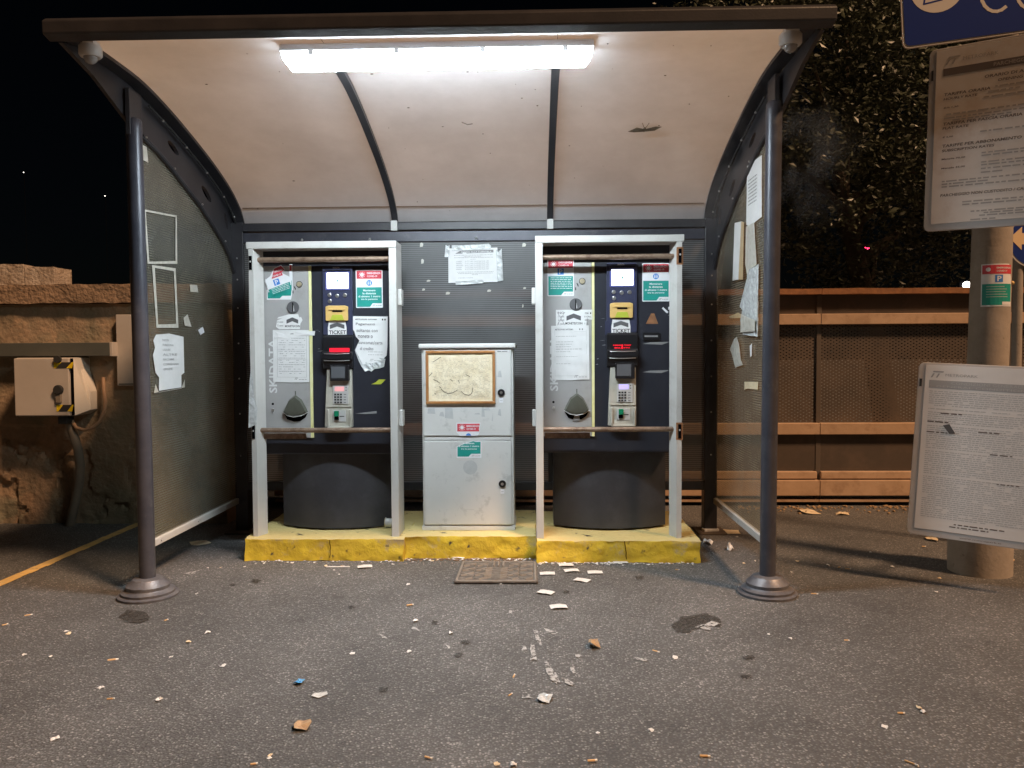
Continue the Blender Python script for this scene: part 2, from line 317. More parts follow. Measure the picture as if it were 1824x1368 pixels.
def broken(name, scale, lo, hi):
    m = MATS[name]; N = m.node_tree.nodes; L = m.node_tree.links; b = N['Principled BSDF']
    tc = N.new('ShaderNodeTexCoord'); nz = N.new('ShaderNodeTexNoise'); nz.inputs['Scale'].default_value = scale; nz.inputs['Detail'].default_value = 8; nz.inputs['Roughness'].default_value = .7
    L.new(tc.outputs['Object'], nz.inputs['Vector']); mr = N.new('ShaderNodeMapRange'); mr.inputs[1].default_value = lo; mr.inputs[2].default_value = hi
    L.new(nz.outputs['Fac'], mr.inputs[0]); L.new(mr.outputs[0], b.inputs['Alpha'])
broken('paint_white', 45, .40, .52); broken('damp_asphalt', 30, .30, .60); broken('paint_yellow', 16, .22, .42)

# ------------------------------------------------------------------ helpers: objects
WL = {}
def tag(o, label=None, cat=None, group=None, kind=None):
    if label: o['label'] = label
    if cat: o['category'] = cat
    if group: o['group'] = group
    if kind: o['kind'] = kind
    return o
def thing(name, loc, label, cat, group=None):
    o = bpy.data.objects.new(name, None); COL.objects.link(o); o.location = loc; o.empty_display_size = 0.1
    WL[o] = Vector(loc); return tag(o, label, cat, group)

class MB:
    def __init__(s): s.v = []; s.f = []; s.mi = []; s.cur = 0
    def add(s, vs, fs):
        b = len(s.v); s.v += [Vector(p) for p in vs]
        for f in fs: s.f.append([b + i for i in f]); s.mi.append(s.cur)
        return s
    def box(s, x0, x1, y0, y1, z0, z1):
        x0, x1 = min(x0, x1), max(x0, x1); y0, y1 = min(y0, y1), max(y0, y1); z0, z1 = min(z0, z1), max(z0, z1)
        return s.add([(x0, y0, z0), (x1, y0, z0), (x1, y1, z0), (x0, y1, z0), (x0, y0, z1), (x1, y0, z1), (x1, y1, z1), (x0, y1, z1)],
                     [(0, 3, 2, 1), (4, 5, 6, 7), (0, 1, 5, 4), (1, 2, 6, 5), (2, 3, 7, 6), (3, 0, 4, 7)])
    def hexa(s, a, b):                       # two quads (4 points each), front then back
        return s.add(list(a) + list(b), [(0, 1, 2, 3), (7, 6, 5, 4), (0, 4, 5, 1), (1, 5, 6, 2), (2, 6, 7, 3), (3, 7, 4, 0)])
    def slab(s, fr, poly, h0, h1):           # convex-ish polygon extruded along the frame's normal
        n = len(poly); a = [fr(p[0], p[1], h1) for p in poly]; b = [fr(p[0], p[1], h0) for p in poly]
        return s.add(a + b, [tuple(range(n)), tuple(reversed(range(n, 2 * n)))] + [(i, n + i, n + (i + 1) % n, (i + 1) % n) for i in range(n)])
    def tube(s, pts, r, n=12, cap=True):
        pts = [Vector(p) for p in pts]; m = len(pts); rs = r if isinstance(r, (list, tuple)) else [r] * m
        rings = []; prev = None
        for i, p in enumerate(pts):
            t = (pts[min(i + 1, m - 1)] - pts[max(i - 1, 0)]).normalized()
            if prev is None:
                a = Vector((0, 0, 1)) if abs(t.z) < 0.9 else Vector((1, 0, 0)); u = t.cross(a).normalized()
            else:
                u = (prev - t * prev.dot(t)).normalized()
            prev = u; w = t.cross(u)
            rings.append([p + (u * math.cos(2 * math.pi * k / n) + w * math.sin(2 * math.pi * k / n)) * rs[i] for k in range(n)])
        vs = [q for rg in rings for q in rg]; fs = []
        for i in range(m - 1):
            for k in range(n):
                a = i * n + k; b = i * n + (k + 1) % n; fs.append((a, b, b + n, a + n))
        if cap: fs.append(tuple(reversed(range(n)))); fs.append(tuple((m - 1) * n + k for k in range(n)))
        return s.add(vs, fs)
    def lathe(s, c, prof, n=32):             # profile of (radius, height) about a vertical axis
        m = len(prof); vs = [(c[0] + r * math.cos(2 * math.pi * k / n), c[1] + r * math.sin(2 * math.pi * k / n), c[2] + z) for r, z in prof for k in range(n)]
        fs = []
        for i in range(m - 1):
            for k in range(n):
                a = i * n + k; b = i * n + (k + 1) % n; fs.append((a, b, b + n, a + n))
        fs.append(tuple(reversed(range(n)))); fs.append(tuple((m - 1) * n + k for k in range(n)))
        return s.add(vs, fs)
    def disc(s, fr, cx, cy, r, h0, h1, n=20, rx=None):
        return s.slab(fr, [(cx + (rx or r) * math.cos(2 * math.pi * k / n), cy + r * math.sin(2 * math.pi * k / n)) for k in range(n)], h0, h1)
    def ball(s, c, r, n=8, sq=(1, 1, 1)):
        c = Vector(c); vs = []; fs = []; m = n // 2
        for i in range(1, m):
            a = math.pi * i / m
            for k in range(n):
                b = 2 * math.pi * k / n; vs.append(c + Vector((r * sq[0] * math.sin(a) * math.cos(b), r * sq[1] * math.sin(a) * math.sin(b), r * sq[2] * math.cos(a))))
        for i in range(m - 2):
            for k in range(n):
                a = i * n + k; b = i * n + (k + 1) % n; fs.append((a, a + n, b + n, b))
        t = len(vs); vs += [c + Vector((0, 0, r * sq[2])), c - Vector((0, 0, r * sq[2]))]
        for k in range(n):
            fs.append((t, k, (k + 1) % n)); fs.append((t + 1, (m - 2) * n + (k + 1) % n, (m - 2) * n + k))
        return s.add(vs, fs)
    def build(s, name, m, parent=None, smooth=False, bevel=0, origin=None):
        me = bpy.data.meshes.new(name)
        if parent is not None: o0 = WL[parent]
        elif origin is not None: o0 = Vector(origin)
        else:
            xs = [p.x for p in s.v]; ys = [p.y for p in s.v]; zs = [p.z for p in s.v]
            o0 = Vector(((min(xs) + max(xs)) / 2, (min(ys) + max(ys)) / 2, min(zs)))
        me.from_pydata([p - o0 for p in s.v], [], s.f)
        mats = m if isinstance(m, (list, tuple)) else [m]
        for q in mats: me.materials.append(MATS[q])
        if len(mats) > 1: me.polygons.foreach_set('material_index', s.mi)
        if smooth: me.polygons.foreach_set('use_smooth', [True] * len(me.polygons))
        me.update()
        o = bpy.data.objects.new(name, me); COL.objects.link(o); WL[o] = o0
        if parent is not None:
            o.parent = parent
            if name in ('small_print', 'faded_print', 'tear', 'print', 'lettering', 'heading', 'bold_print', 'marker_scribble', 'corner_emblem'): o['kind'] = 'stuff'
        else: o.location = o0
        if smooth:
            try:
                me.set_sharp_from_angle(angle=RAD(40))
            except Exception: pass
        if bevel:
            bv = o.modifiers.new('bevel', 'BEVEL'); bv.width = bevel; bv.segments = 2; bv.limit_method = 'ANGLE'; bv.angle_limit = RAD(40)
        return o

def frame(o, ex=(1, 0, 0), ey=(0, 0, 1), warp=None):
    o = Vector(o); ex = Vector(ex).normalized(); ey = Vector(ey).normalized(); n = ex.cross(ey)
    def f(s, t, h=0.0):
        return o + ex * s + ey * t + n * (h + (warp(s, t) if warp else 0))
    return f
def rect(a, b, c, d): return [(a, b), (c, b), (c, d), (a, d)]
def rrect(a, b, c, d, r, n=4):
    o = []
    for cx, cy, q in ((c - r, d - r, 0), (a + r, d - r, 1), (a + r, b + r, 2), (c - r, b + r, 3)):
        for k in range(n + 1):
            g = (q + k / n) * math.pi / 2; o.append((cx + r * math.cos(g), cy + r * math.sin(g)))
    return o

def cdt_fill(poly, step):
    """triangulate a polygon (may be concave) with interior grid points"""
    vs = [Vector(p) for p in poly]; n = len(vs)
    if step:
        x0 = min(p.x for p in vs); x1 = max(p.x for p in vs); y0 = min(p.y for p in vs); y1 = max(p.y for p in vs)
        def inside(x, y):
            c = False
            for i in range(n):
                a, b = vs[i], vs[i - 1]
                if (a.y > y) != (b.y > y) and x < (b.x - a.x) * (y - a.y) / (b.y - a.y) + a.x: c = not c
            return c
        x = x0 + step * .5
        ex = []
        while x < x1:
            y = y0 + step * .5
            while y < y1:
                if inside(x, y): ex.append(Vector((x, y)))
                y += step
            x += step
        vs = vs + ex
    r = delaunay_2d_cdt(vs, [], [list(range(n))], 1, 1e-6)
    return [(p.x, p.y) for p in r[0]], [tuple(f) for f in r[2]]

def sheet(name, fr, poly, m, parent=None, h=0.001, step=0.02, origin=None, thick=0.0):
    pts, fs = cdt_fill(poly, step); mb = MB(); mb.add([fr(p[0], p[1], h) for p in pts], fs)
    if thick:
        n = len(pts); mb.add([fr(p[0], p[1], h - thick) for p in pts], [tuple(reversed(f)) for f in fs])
        k = len(poly)
        mb.add([fr(p[0], p[1], h) for p in poly] + [fr(p[0], p[1], h - thick) for p in poly], [(i, k + i, k + (i + 1) % k, (i + 1) % k) for i in range(k)])
    return mb.build(name, m, parent, origin=origin)

TXT = {}
def text_geo(s, bold=False):
    key = (s, bold)
    if key not in TXT:
        cu = bpy.data.curves.new('t', 'FONT'); cu.body = s; cu.size = 1.0; cu.resolution_u = 2
        if bold: cu.offset = 0.022
        o = bpy.data.objects.new('t', cu); COL.objects.link(o)
        dg = bpy.context.evaluated_depsgraph_get(); dg.update(); me = bpy.data.meshes.new_from_object(o.evaluated_get(dg))
        vs = [(v.co.x, v.co.y) for v in me.vertices]; fs = [tuple(p.vertices) for p in me.polygons]
        bpy.data.objects.remove(o); bpy.data.curves.remove(cu); bpy.data.meshes.remove(me)
        x0 = min(v[0] for v in vs); x1 = max(v[0] for v in vs); y0 = min(v[1] for v in vs); y1 = max(v[1] for v in vs)
        TXT[key] = ([((v[0] - x0) / (x1 - x0), (v[1] - y0) / (y1 - y0)) for v in vs], fs, (x1 - x0) / (y1 - y0))
    return TXT[key]
def put_text(mb, fr, s, x0, y0, x1, y1, h, bold=False, keep=None, skew=0.0):
    """fit a line of text into a rectangle; keep='l'/'c' keeps the letters' proportions inside the height"""
    vs, fs, asp = text_geo(s, bold)
    w = x1 - x0
    if keep:
        w2 = min(w, (y1 - y0) * asp); x0 = x0 if keep == 'l' else x0 + (w - w2) / 2; w = w2
    mb.add([fr(x0 + v[0] * w + v[1] * skew * (y1 - y0), y0 + v[1] * (y1 - y0), h) for v in vs], fs)
def word_row(mb, fr, x0, y, x1, th, h, rng, gap=0.25, fill=1.0):
    """a row of print too small to read: word-long dashes"""
    x = x0
    while x < x1 - th:
        w = th * rng.uniform(1.5, 7)
        w = min(w, x1 - x)
        if rng.random() < fill: mb.slab(fr, rect(x, y, x + w, y + th), h - .0002, h)
        x += w + th * rng.uniform(0.8, 1.6)
def chevron(mb, fr, cx, cy, w, hgt, th, h):
    a = w / 2
    mb.slab(fr, [(cx - a, cy), (cx, cy + hgt), (cx, cy + hgt + th), (cx - a, cy + th)], h - .0002, h)
    mb.slab(fr, [(cx, cy + hgt), (cx + a, cy), (cx + a, cy + th), (cx, cy + hgt + th)], h - .0002, h)
def logo(mb, fr, x, y, s, h):
    """slanted double-stroke railway emblem"""
    for k in range(2):
        o = k * s * .55
        mb.slab(fr, [(x + o + s * .2, y + s * .62), (x + o + s * .75, y + s * .62), (x + o + s * .82, y + s * .8), (x + o + s * .26, y + s * .8)], h - .0002, h)
        mb.slab(fr, [(x + o, y), (x + o + s * .18, y), (x + o + s * .42, y + s * .5), (x + o + s * .24, y + s * .5)], h - .0002, h)
def wavy(amp, seed, k=9.0):
    return lambda s, t: amp * (noise.noise(Vector((s * k + seed * 3.7, t * k - seed, seed))) + 0.5 * noise.noise(Vector((s * k * 2.3, t * k * 2.3 + seed, seed * 2))))

# ================================================================== SETTING
g = MB(); g.add([(-80, -30, 0), (80, -30, 0), (80, 110, 0), (-80, 110, 0)], [(0, 1, 2, 3)])
ground = g.build('ground', 'asphalt', origin=(0, 0, 0)); tag(ground, 'dark grey asphalt forecourt scattered with litter', kind='structure')
# painted line along the left wall
g = MB(); n = 26
for i in range(n):
    y0 = -0.1 + i * 2.0 / n; y1 = y0 + 2.0 / n; a = -2.585 + rnd.uniform(-.004, .004); b = -2.515 + rnd.uniform(-.006, .006)
    g.add([(a, y0, .004), (b, y0, .004), (b, y1, .004), (a, y1, .004)], [(0, 1, 2, 3)])
g.build('painted_line', 'paint_yellow', ground)
# white paint scuffs and damp patches lying on the asphalt
def blob(name, pts, m, seed, jag=0.012, z=0.004):
    poly = []
    r = random.Random(seed); k = len(pts)
    for i in range(k):
        p, q = Vector(pts[i]), Vector(pts[(i + 1) % k])
        for j in range(3):
            c = p.lerp(q, j / 3); poly.append((c.x + r.uniform(-jag, jag), c.y + r.uniform(-jag, jag)))
    return sheet(name, frame((0, 0, 0), (1, 0, 0), (0, 1, 0)), poly, m, ground, h=z, step=0)
def gz(x, y): v = atz(x, y, 0); return (v.x, v.y)
blob('damp_patch', [gz(1197, 1115), gz(1215, 1100), gz(1255, 1093), gz(1282, 1103), gz(1283, 1117), gz(1255, 1120), gz(1225, 1127), gz(1203, 1127)], 'damp_asphalt', 3)
scuffs = [[(946, 1122), (955, 1126), (968, 1150), (960, 1152)], [(970, 1120), (992, 1128), (985, 1134)], [(928, 1152), (934, 1150), (936, 1164), (930, 1164)],
          [(942, 1150), (952, 1150), (960, 1178), (945, 1176)], [(968, 1180), (976, 1178), (996, 1214), (990, 1220), (978, 1208)], [(1017, 1190), (1024, 1190), (1031, 1206), (1024, 1206)],
          [(998, 1210), (1008, 1210), (1020, 1220), (1014, 1222)], [(1020, 1166), (1036, 1168), (1034, 1174), (1022, 1172)], [(905, 1086), (912, 1088), (916, 1096), (908, 1094)],
          [(930, 1242), (946, 1240), (946, 1244), (932, 1245)], [(1130, 1172), (1150, 1174), (1150, 1180), (1136, 1178)], [(1240, 1118), (1270, 1108), (1284, 1112), (1262, 1124)],
          [(330, 1022), (352, 1018), (362, 1012), (345, 1024)], [(672, 1128), (688, 1138), (680, 1140)], [(735, 1118), (746, 1124), (738, 1126)], [(792, 1150), (806, 1156), (798, 1158)]]
for i, s in enumerate(scuffs):
    blob('paint_scuff', [gz(*p) for p in s], 'paint_white', 20 + i, jag=0.009, z=0.0045)
for i, (x, y, w) in enumerate([(830, 1145, 9), (818, 1168, 9), (774, 1110, 7), (625, 1083, 7), (685, 1230, 10), (455, 1036, 9), (415, 1043, 5), (1335, 1172, 12), (1328, 1207, 11), (1010, 1055, 6), (240, 1100, 30), (1140, 1030, 8)]):
    h = w * .42
    blob('gum_spot', [gz(x - w, y), gz(x - w * .5, y - h), gz(x + w * .6, y - h * .8), gz(x + w, y + h * .1), gz(x + w * .3, y + h), gz(x - w * .6, y + h * .7)], 'damp_asphalt', 60 + i, jag=0.008, z=0.0042)

# ================================================================== SHELTER
sh = thing('shelter', (0, 0.4, 0), 'barrel-roofed shelter with dark steel arches over the two ticket machines', 'shelter')
XS, XR, YB = 1.70, 1.62, 1.46
RC = [(-.62, 2.705), (-.45, 2.722), (-.2, 2.722), (0.05, 2.71), (.35, 2.658), (.65, 2.585), (.95, 2.50), (1.22, 2.40), (1.40, 2.295), (1.48, 2.20)]
def roof_pts(n=40):
    out = []
    m = len(RC)
    for i in range(m - 1):
        p0, p1, p2, p3 = RC[max(i - 1, 0)], RC[i], RC[i + 1], RC[min(i + 2, m - 1)]
        for j in range(4):
            t = j / 4
            out.append(tuple(0.5 * (2 * p1[k] + (p2[k] - p0[k]) * t + (2 * p0[k] - 5 * p1[k] + 4 * p2[k] - p3[k]) * t * t + (3 * p1[k] - p0[k] - 3 * p2[k] + p3[k]) * t ** 3) for k in range(2)))
    out.append(RC[-1]); return out
RP = roof_pts()
def strip(x0, x1, off0=0.0, pts=RP, nx=1):
    mb = MB()
    for i in range(len(pts) - 1):
        (ya, za), (yb, zb) = pts[i], pts[i + 1]
        mb.add([(x0, ya, za + off0), (x1, ya, za + off0), (x1, yb, zb + off0), (x0, yb, zb + off0)], [(0, 1, 2, 3)])
    return mb
def band(x0, x1, z0, z1, pts=RP):        # solid curved bar following the roof
    mb = MB(); m = len(pts); vs = []
    for (y, z) in pts: vs += [(x0, y, z + z0), (x1, y, z + z0), (x1, y, z + z1), (x0, y, z + z1)]
    fs = [(0, 1, 2, 3), tuple(4 * (m - 1) + k for k in (3, 2, 1, 0))]
    for i in range(m - 1):
        a = 4 * i
        for k in range(4): fs.append((a + k, a + (k + 1) % 4, a + 4 + (k + 1) % 4, a + 4 + k))
    mb.add(vs, fs); return mb
for (a, b) in ((-XR, -.545), (-.545, .545), (.545, XR)):
    strip(a + .001, b - .001).build('roof_sheet', 'roof_polycarbonate', sh, smooth=True)
for x in (-.545, .545):
    band(x - .021, x + .021, -.030, -.003, [p for p in RP if p[0] > -.24]).build('roof_rib', 'dark_steel', sh, smooth=True)
# seam where the lower strip of roof sheet laps
for (a, b) in ((-XR + .02, -.57), (-.52, .52), (.57, XR - .02)):
    MB().box(a, b, 1.385, 1.392, 2.288, 2.293).build('sheet_seam', 'roof_seam', sh)
# front gutter beam
b = MB(); prof = [(-.655, 2.69), (-.60, 2.675), (-.565, 2.69), (-.56, 2.735), (-.575, 2.762), (-.63, 2.766), (-.658, 2.745)]
n = len(prof); vs = [(-1.73, y, z) for y, z in prof] + [(1.735, y, z) for y, z in prof]
b.add(vs, [tuple(range(n)), tuple(reversed(range(n, 2 * n)))] + [(i, n + i, n + (i + 1) % n, (i + 1) % n) for i in range(n)])
b.build('front_beam', 'dark_steel', sh, bevel=.006)
# side arches: flange under the sheet, slotted web, panel
def side(sgn):
    X = sgn * XS
    band(sgn * XR - .001, sgn * (XR + .075), -.016, .004).build('arch_flange', 'dark_steel', sh, smooth=True)
    if sgn < 0:
        low = [(248, 242), (275, 268), (300, 298), (325, 330), (350, 362), (372, 396), (392, 428), (404, 452)]
        low = [(atx(x, y, X).y, atx(x, y, X).z) for x, y in low]
    else:
        low = LOW_L
    web = [(y, z - .012) for y, z in RP if y > -.55]
    lower = [(-.55, 2.69), (-.30, 2.63)] + [(y, z) for y, z in low]
    # drop non-monotonic
    ll = [lower[0]]
    for p in lower[1:]:
        if p[0] > ll[-1][0] + .01: ll.append(p)
    poly = web + [(1.50, 2.05), (1.50, 1.90), (1.44, 1.86)] + list(reversed([p for p in ll if p[0] < 1.43]))
    holes = []
    def oval(cy, cz, a, bb, ang):
        o = []
        for k in range(14):
            u = a * math.cos(2 * math.pi * k / 14); v = bb * math.sin(2 * math.pi * k / 14)
            o.append((cy + u * math.cos(ang) - v * math.sin(ang), cz + u * math.sin(ang) + v * math.cos(ang)))
        return o
    def mid(y):
        zu = min(RP, key=lambda p: abs(p[0] - y))[1]; zl = min(ll, key=lambda p: abs(p[0] - y))[1]; return (zu + zl) / 2
    holes.append(oval(1.02, mid(1.02) + .01, .085, .026, -.45)); holes.append(oval(1.345, mid(1.345) + .05, .06, .022, -1.15)); holes.append(oval(.55, mid(.55) + .01, .075, .022, -.30))
    bm = bmesh.new(); edges = []
    for lp in [poly] + holes:
        vv = [bm.verts.new((X, p[0], p[1])) for p in lp]
        for i in range(len(vv)): edges.append(bm.edges.new((vv[i], vv[(i + 1) % len(vv)])))
    bmesh.ops.triangle_fill(bm, use_beauty=True, use_dissolve=False, edges=edges)
    bm.normal_update(); mb = MB(); bm.verts.index_update()
    vs = [v.co.copy() for v in bm.verts]; fs = [tuple(v.index for v in f.verts) for f in bm.faces]; bm.free()
    mb.add(vs, fs); mb.add([v + Vector((sgn * .02, 0, 0)) for v in vs], [tuple(reversed(f)) for f in fs])
    for lp in [poly] + holes:
        k = len(lp)
        mb.add([(X, p[0], p[1]) for p in lp] + [(X + sgn * .02, p[0], p[1]) for p in lp], [(i, (i + 1) % k, k + (i + 1) % k, k + i) for i in range(k)])
    mb.build('arch_web', 'dark_steel', sh)
    # inner edge bead along the glazing
    gl = [p for p in ll if -.05 < p[0] < 1.46] + [(1.455, 1.84)]
    MB().tube([(X - sgn * .012, p[0], p[1]) for p in gl], .014, 8).build('glazing_bead', 'dark_steel', sh, smooth=True)
    # cable clipped along the arch
    MB().tube([(X - sgn * .03, p[0], p[1] - .055) for p in RP[14::2]] , .007, 6).build('lamp_cable', 'black_rubber', sh, smooth=True)
    for i, p in enumerate(gl[:-1]):
        if i % 2 == 0: MB().ball((X - sgn * .03, p[0] + .02, p[1] - .004), .0065, 8).build('bolt', 'steel_bright', sh, smooth=True)
    for p in RP[16::4]:
        MB().ball((X - sgn * .036, p[0], p[1] - .062), .0075, 8).build('bolt', 'steel_bright', sh, smooth=True)
    # glazed side panel
    top = [p for p in gl if p[0] > .04]
    poly = [(.03, .235), (1.45, .235)] + list(reversed(top)) + [(.03, top[0][1] + .03)]
    fr = frame((X, 0, 0), (0, 1, 0), (0, 0, 1))
    sp = sheet('side_panel', fr, poly, 'side_polycarbonate', sh, h=0.0, step=0)
    MB().box(X - .016, X + .016, .09, 1.46, .205, .245).build('panel_rail', 'frame_grey', sp, bevel=.003)
    for yy in (.25, .75, 1.2): MB().ball((X - sgn * .018, yy, .225), .006, 8).build('bolt', 'steel_bright', sp)
    # back corner column
    xc = sgn * 1.665
    MB().box(xc - .045, xc + .045, YB - .02, YB + .08, 0, 2.2).build('back_column', 'dark_steel', sh, bevel=.004)
    MB().box(xc - .10, xc + .10, YB - .10, YB + .12, 0, .012).build('column_foot', 'fence_post', sh, bevel=.003)
    for zz in (.55, .85, 1.1, 1.35, 1.6, 1.8, 1.95):
        MB().ball((xc, YB - .022, zz), .006, 8).build('bolt', 'steel_bright', sh)
    return ll
LOW_L = side(-1)
LOW_L = [p for p in LOW_L if p[0] > -.25]
side(1)
# front posts with stepped base collars
def post(sgn, top, lean=0.0):
    X = sgn * 1.65; base = atz(266, 1060) if sgn < 0 else atz(1363, 1056)
    base.x = X if sgn > 0 else -1.615
    c = (base.x, base.y - .01, 0)
    tp = Vector((-1.668, 0.02, top)) if sgn < 0 else Vector((1.662, 0.0, top))
    pts = [Vector(c).lerp(tp, k) for k in (0.03, .5, .985)] + [tp, tp + Vector((0, 0, .012)), tp + Vector((0, 0, .02))]
    o = MB().tube(pts, [.041, .041, .041, .040, .031, .011], 24).build('front_post', 'post_steel', sh, smooth=True)
    MB().lathe(c, [(.150, 0), (.152, .012), (.140, .018), (.132, .018), (.134, .030), (.112, .040), (.108, .044), (.110, .062), (.082, .086), (.076, .094), (.050, .100)], 36).build('base_collar', 'collar_steel', o, smooth=True)
    return o
post(-1, 2.50); post(1, 2.535)
# brackets tying the post heads to the arches
for x, z0, z1 in ((-1.675, 2.42, 2.66), (1.668, 2.52, 2.68)):
    MB().box(x - .012, x + .012, -.03, .10, z0, z1).build('post_bracket', 'dark_steel', sh, bevel=.003)
# back wall: rails, sheets, brackets
MB().box(-1.62, 1.62, YB - .03, YB + .05, 2.135, 2.19).build('back_rail', 'dark_steel', sh, bevel=.004)
MB().box(-1.62, 1.62, YB - .018, YB + .04, 2.055, 2.128).build('back_rail', 'post_steel', sh, bevel=.004)
MB().box(-1.62, 1.62, YB - .018, YB + .04, .30, .36).build('back_rail', 'dark_steel', sh, bevel=.004)
for x in (-.545, .545):
    MB().box(x - .022, x + .022, YB - .042, YB - .018, 2.13, 2.20).build('rib_bracket', 'frame_grey', sh, bevel=.002)
    MB().box(x - .02, x + .02, YB - .012, YB + .03, .361, 2.054).build('back_mullion', 'dark_steel', sh, bevel=.003)
for (a, b_) in ((-1.619, -.566), (-.524, .524), (.566, 1.619)):
    MB().add([(a, YB, .361), (b_, YB, .361), (b_, YB, 2.054), (a, YB, 2.054)], [(0, 1, 2, 3)]).build('back_panel', 'back_polycarbonate', sh)
for x in (-1.2, -.72, 0.03, .9, 1.33):
    MB().ball((x, YB - .02, 2.075), .009, 8).build('bolt', 'steel_bright', sh, smooth=True)

# ---- LED batten (the lit lamp of the photograph)
LY, LZ = -.38, 2.615
lamp = thing('led_lamp', (0, LY, LZ), 'long glowing white LED batten under the shelter roof', 'lamp')
def batten(x0, x1, pts, name, m, par, inset, face_mat=None):
    n = len(pts); mb = MB()
    vs = [(x0 + i, LY + y, LZ + z) for (y, z), i in zip(pts, inset)] + [(x1 - i, LY + y, LZ + z) for (y, z), i in zip(pts, inset)]
    fs_ = [tuple(range(n)), tuple(reversed(range(n, 2 * n)))] + [(i, n + i, n + (i + 1) % n, (i + 1) % n) for i in range(n)]
    mb.add(vs, fs_)
    if face_mat: mb.mi = [face_mat.get(k, 1) for k in range(len(fs_))]
    return mb.build(name, m, par)
# order: side, lower curve, flat underside, lower curve, side, top
batten(-.745, .71, [(-.05, .072), (-.048, .03), (-.036, .0), (.036, .0), (.048, .03), (.05, .072)], 'diffuser', ['lamp_diffuser', 'lamp_side'], lamp, [0, .012, .035, .035, .012, 0], {3: 0, 4: 0, 5: 0})
batten(-.748, .713, [(-.058, .064), (-.052, .0745), (-.04, .102), (.04, .102), (.052, .0745), (.058, .064), (.0515, .0735), (-.0515, .0735)], 'housing', 'lamp_body', lamp, [0] * 8)
for x in (-.6, -.2, .2, .58): MB().box(x - .012, x + .012, LY - .057, LY - .0505, LZ + .045, LZ + .07).build('clasp', 'steel_bright', lamp)

# ---- dome cameras under the beam ends
for x, lab in ((-1.60, 'white dome security camera under the left end of the shelter beam'), (1.585, 'white dome security camera under the right end of the shelter beam')):
    t = thing('security_camera', (x, -.50, 2.60), lab, 'camera', 'security cameras under the beam')
    MB().lathe((x, -.50, 2.64), [(.042, 0), (.050, .010), (.050, .045), (.042, .055)], 24).build('housing', 'camera_white', t, smooth=True)
    MB().ball((x, -.50, 2.640), .031, 16).build('dome', 'camera_dome', t, smooth=True)
    MB().box(x - .03, x + .03, -.53, -.47, 2.694, 2.712).build('mount', 'camera_white', t)

# ---- moth and twig on the roof lining
p = Vector((1.085, .60, 2.588)); t = thing('moth', p, 'brown moth with spread wings resting under the roof right of the lamp', 'moth')
fr = frame(p, (1, 0, .02), (0, .82, -.20))
fr2 = lambda s, t_, h=0: fr(s, t_, h) + Vector((0, 0, -.012))
MB().slab(fr2, [(-.095, .012), (-.06, .022), (-.005, .018), (-.005, -.012), (-.05, -.03)], 0, .002).build('wing', 'moth_wing', t)
MB().slab(fr2, [(.005, .018), (.06, .01), (.095, -.03), (.06, -.034), (.005, -.012)], 0, .002).build('wing', 'moth_wing', t)
MB().tube([fr2(0, -.02, .004), fr2(0, .0, .008), fr2(0, .024, .004)], [.004, .009, .004], 8).build('body', 'moth_wing', t, smooth=True)
for s in (-1, 1): MB().tube([fr2(s * .004, -.018, .004), fr2(s * .02, -.06, .012)], .0018, 5).build('leg', 'moth_wing', t)
q = Vector((.02, .47, 2.60))
MB().tube([q, q + Vector((.03, .02, -.008)), q + Vector((.06, .03, -.002))], .0025, 5).build('twig', 'bark', smooth=True)
tag(bpy.data.objects['twig'], 'thin dark twig stuck to the middle of the roof lining', 'twig')

r = random.Random(41)
mb = MB()
for i in range(46):
    x = max(-1.5, min(1.5, r.gauss(0, .75))); k = r.randrange(6, len(RP) - 3); y, z = RP[k]; sz = r.uniform(.0022, .0055)
    mb.ball((x, y + r.uniform(-.03, .03), z - .006), sz, 6, (r.uniform(.6, 1.8), 1, .5))
o = mb.build('insect_specks', 'insect', sh); o['kind'] = 'stuff'

# ================================================================== PLINTHS
def plinth(name, x0, x1, y0, y1, h, lab, seed, rough=.006):
    bm = bmesh.new(); nx, ny, nz = int((x1 - x0) / .02), 16, 8
    bmesh.ops.create_cube(bm, size=1.0)
    for e in list(bm.edges): pass
    bm.free()
    mb = MB()
    def grid(f, a, b):
        vs = [f(i / a, j / b) for j in range(b + 1) for i in range(a + 1)]
        mb.add(vs, [(j * (a + 1) + i, j * (a + 1) + i + 1, (j + 1) * (a + 1) + i + 1, (j + 1) * (a + 1) + i) for j in range(b) for i in range(a)])
    L = lambda a, b, t: a + (b - a) * t
    grid(lambda u, v: (L(x0, x1, u), y0, L(0, h, v)), nx, nz)
    grid(lambda u, v: (L(x0, x1, u), L(y0, y1, v), h), nx, ny)
    grid(lambda u, v: (x1, L(y0, y1, u), L(0, h, v)), ny, nz)
    grid(lambda u, v: (x0, L(y1, y0, u), L(0, h, v)), ny, nz)
    out = []
    for p in mb.v:
        q = p.copy(); c = Vector((p.x * 9 + seed, p.y * 9, p.z * 14))
        d = noise.noise_vector(c) * rough + noise.noise_vector(c * 3.1) * rough * .5
        if p.z > h - .001:
            d.z *= .35
        q += d
        # rounded, chipped edges
        ef = max(0, 1 - (p.y - y0) / .025) if p.z > h - .03 else 0
        if ef and p.z > h - .001: q.z -= ef * (.008 + .010 * max(0, noise.noise(Vector((p.x * 14, seed, 0)))))
        ee = min(p.x - x0, x1 - p.x)
        if ee < .14 and p.y < y0 + .03:
            q.y -= .018 * (1 - ee / .14) * (0.6 + noise.noise(Vector((p.x * 7, p.z * 12, seed))))
        if p.z < .002: q.y += .012 * noise.noise(Vector((p.x * 18, 3, seed)))
        out.append(q)
    mb.v = out
    o = mb.build(name, 'yellow_concrete', smooth=True)
    tag(o, lab, 'plinth', 'yellow painted concrete plinths'); return o
ZP = .142
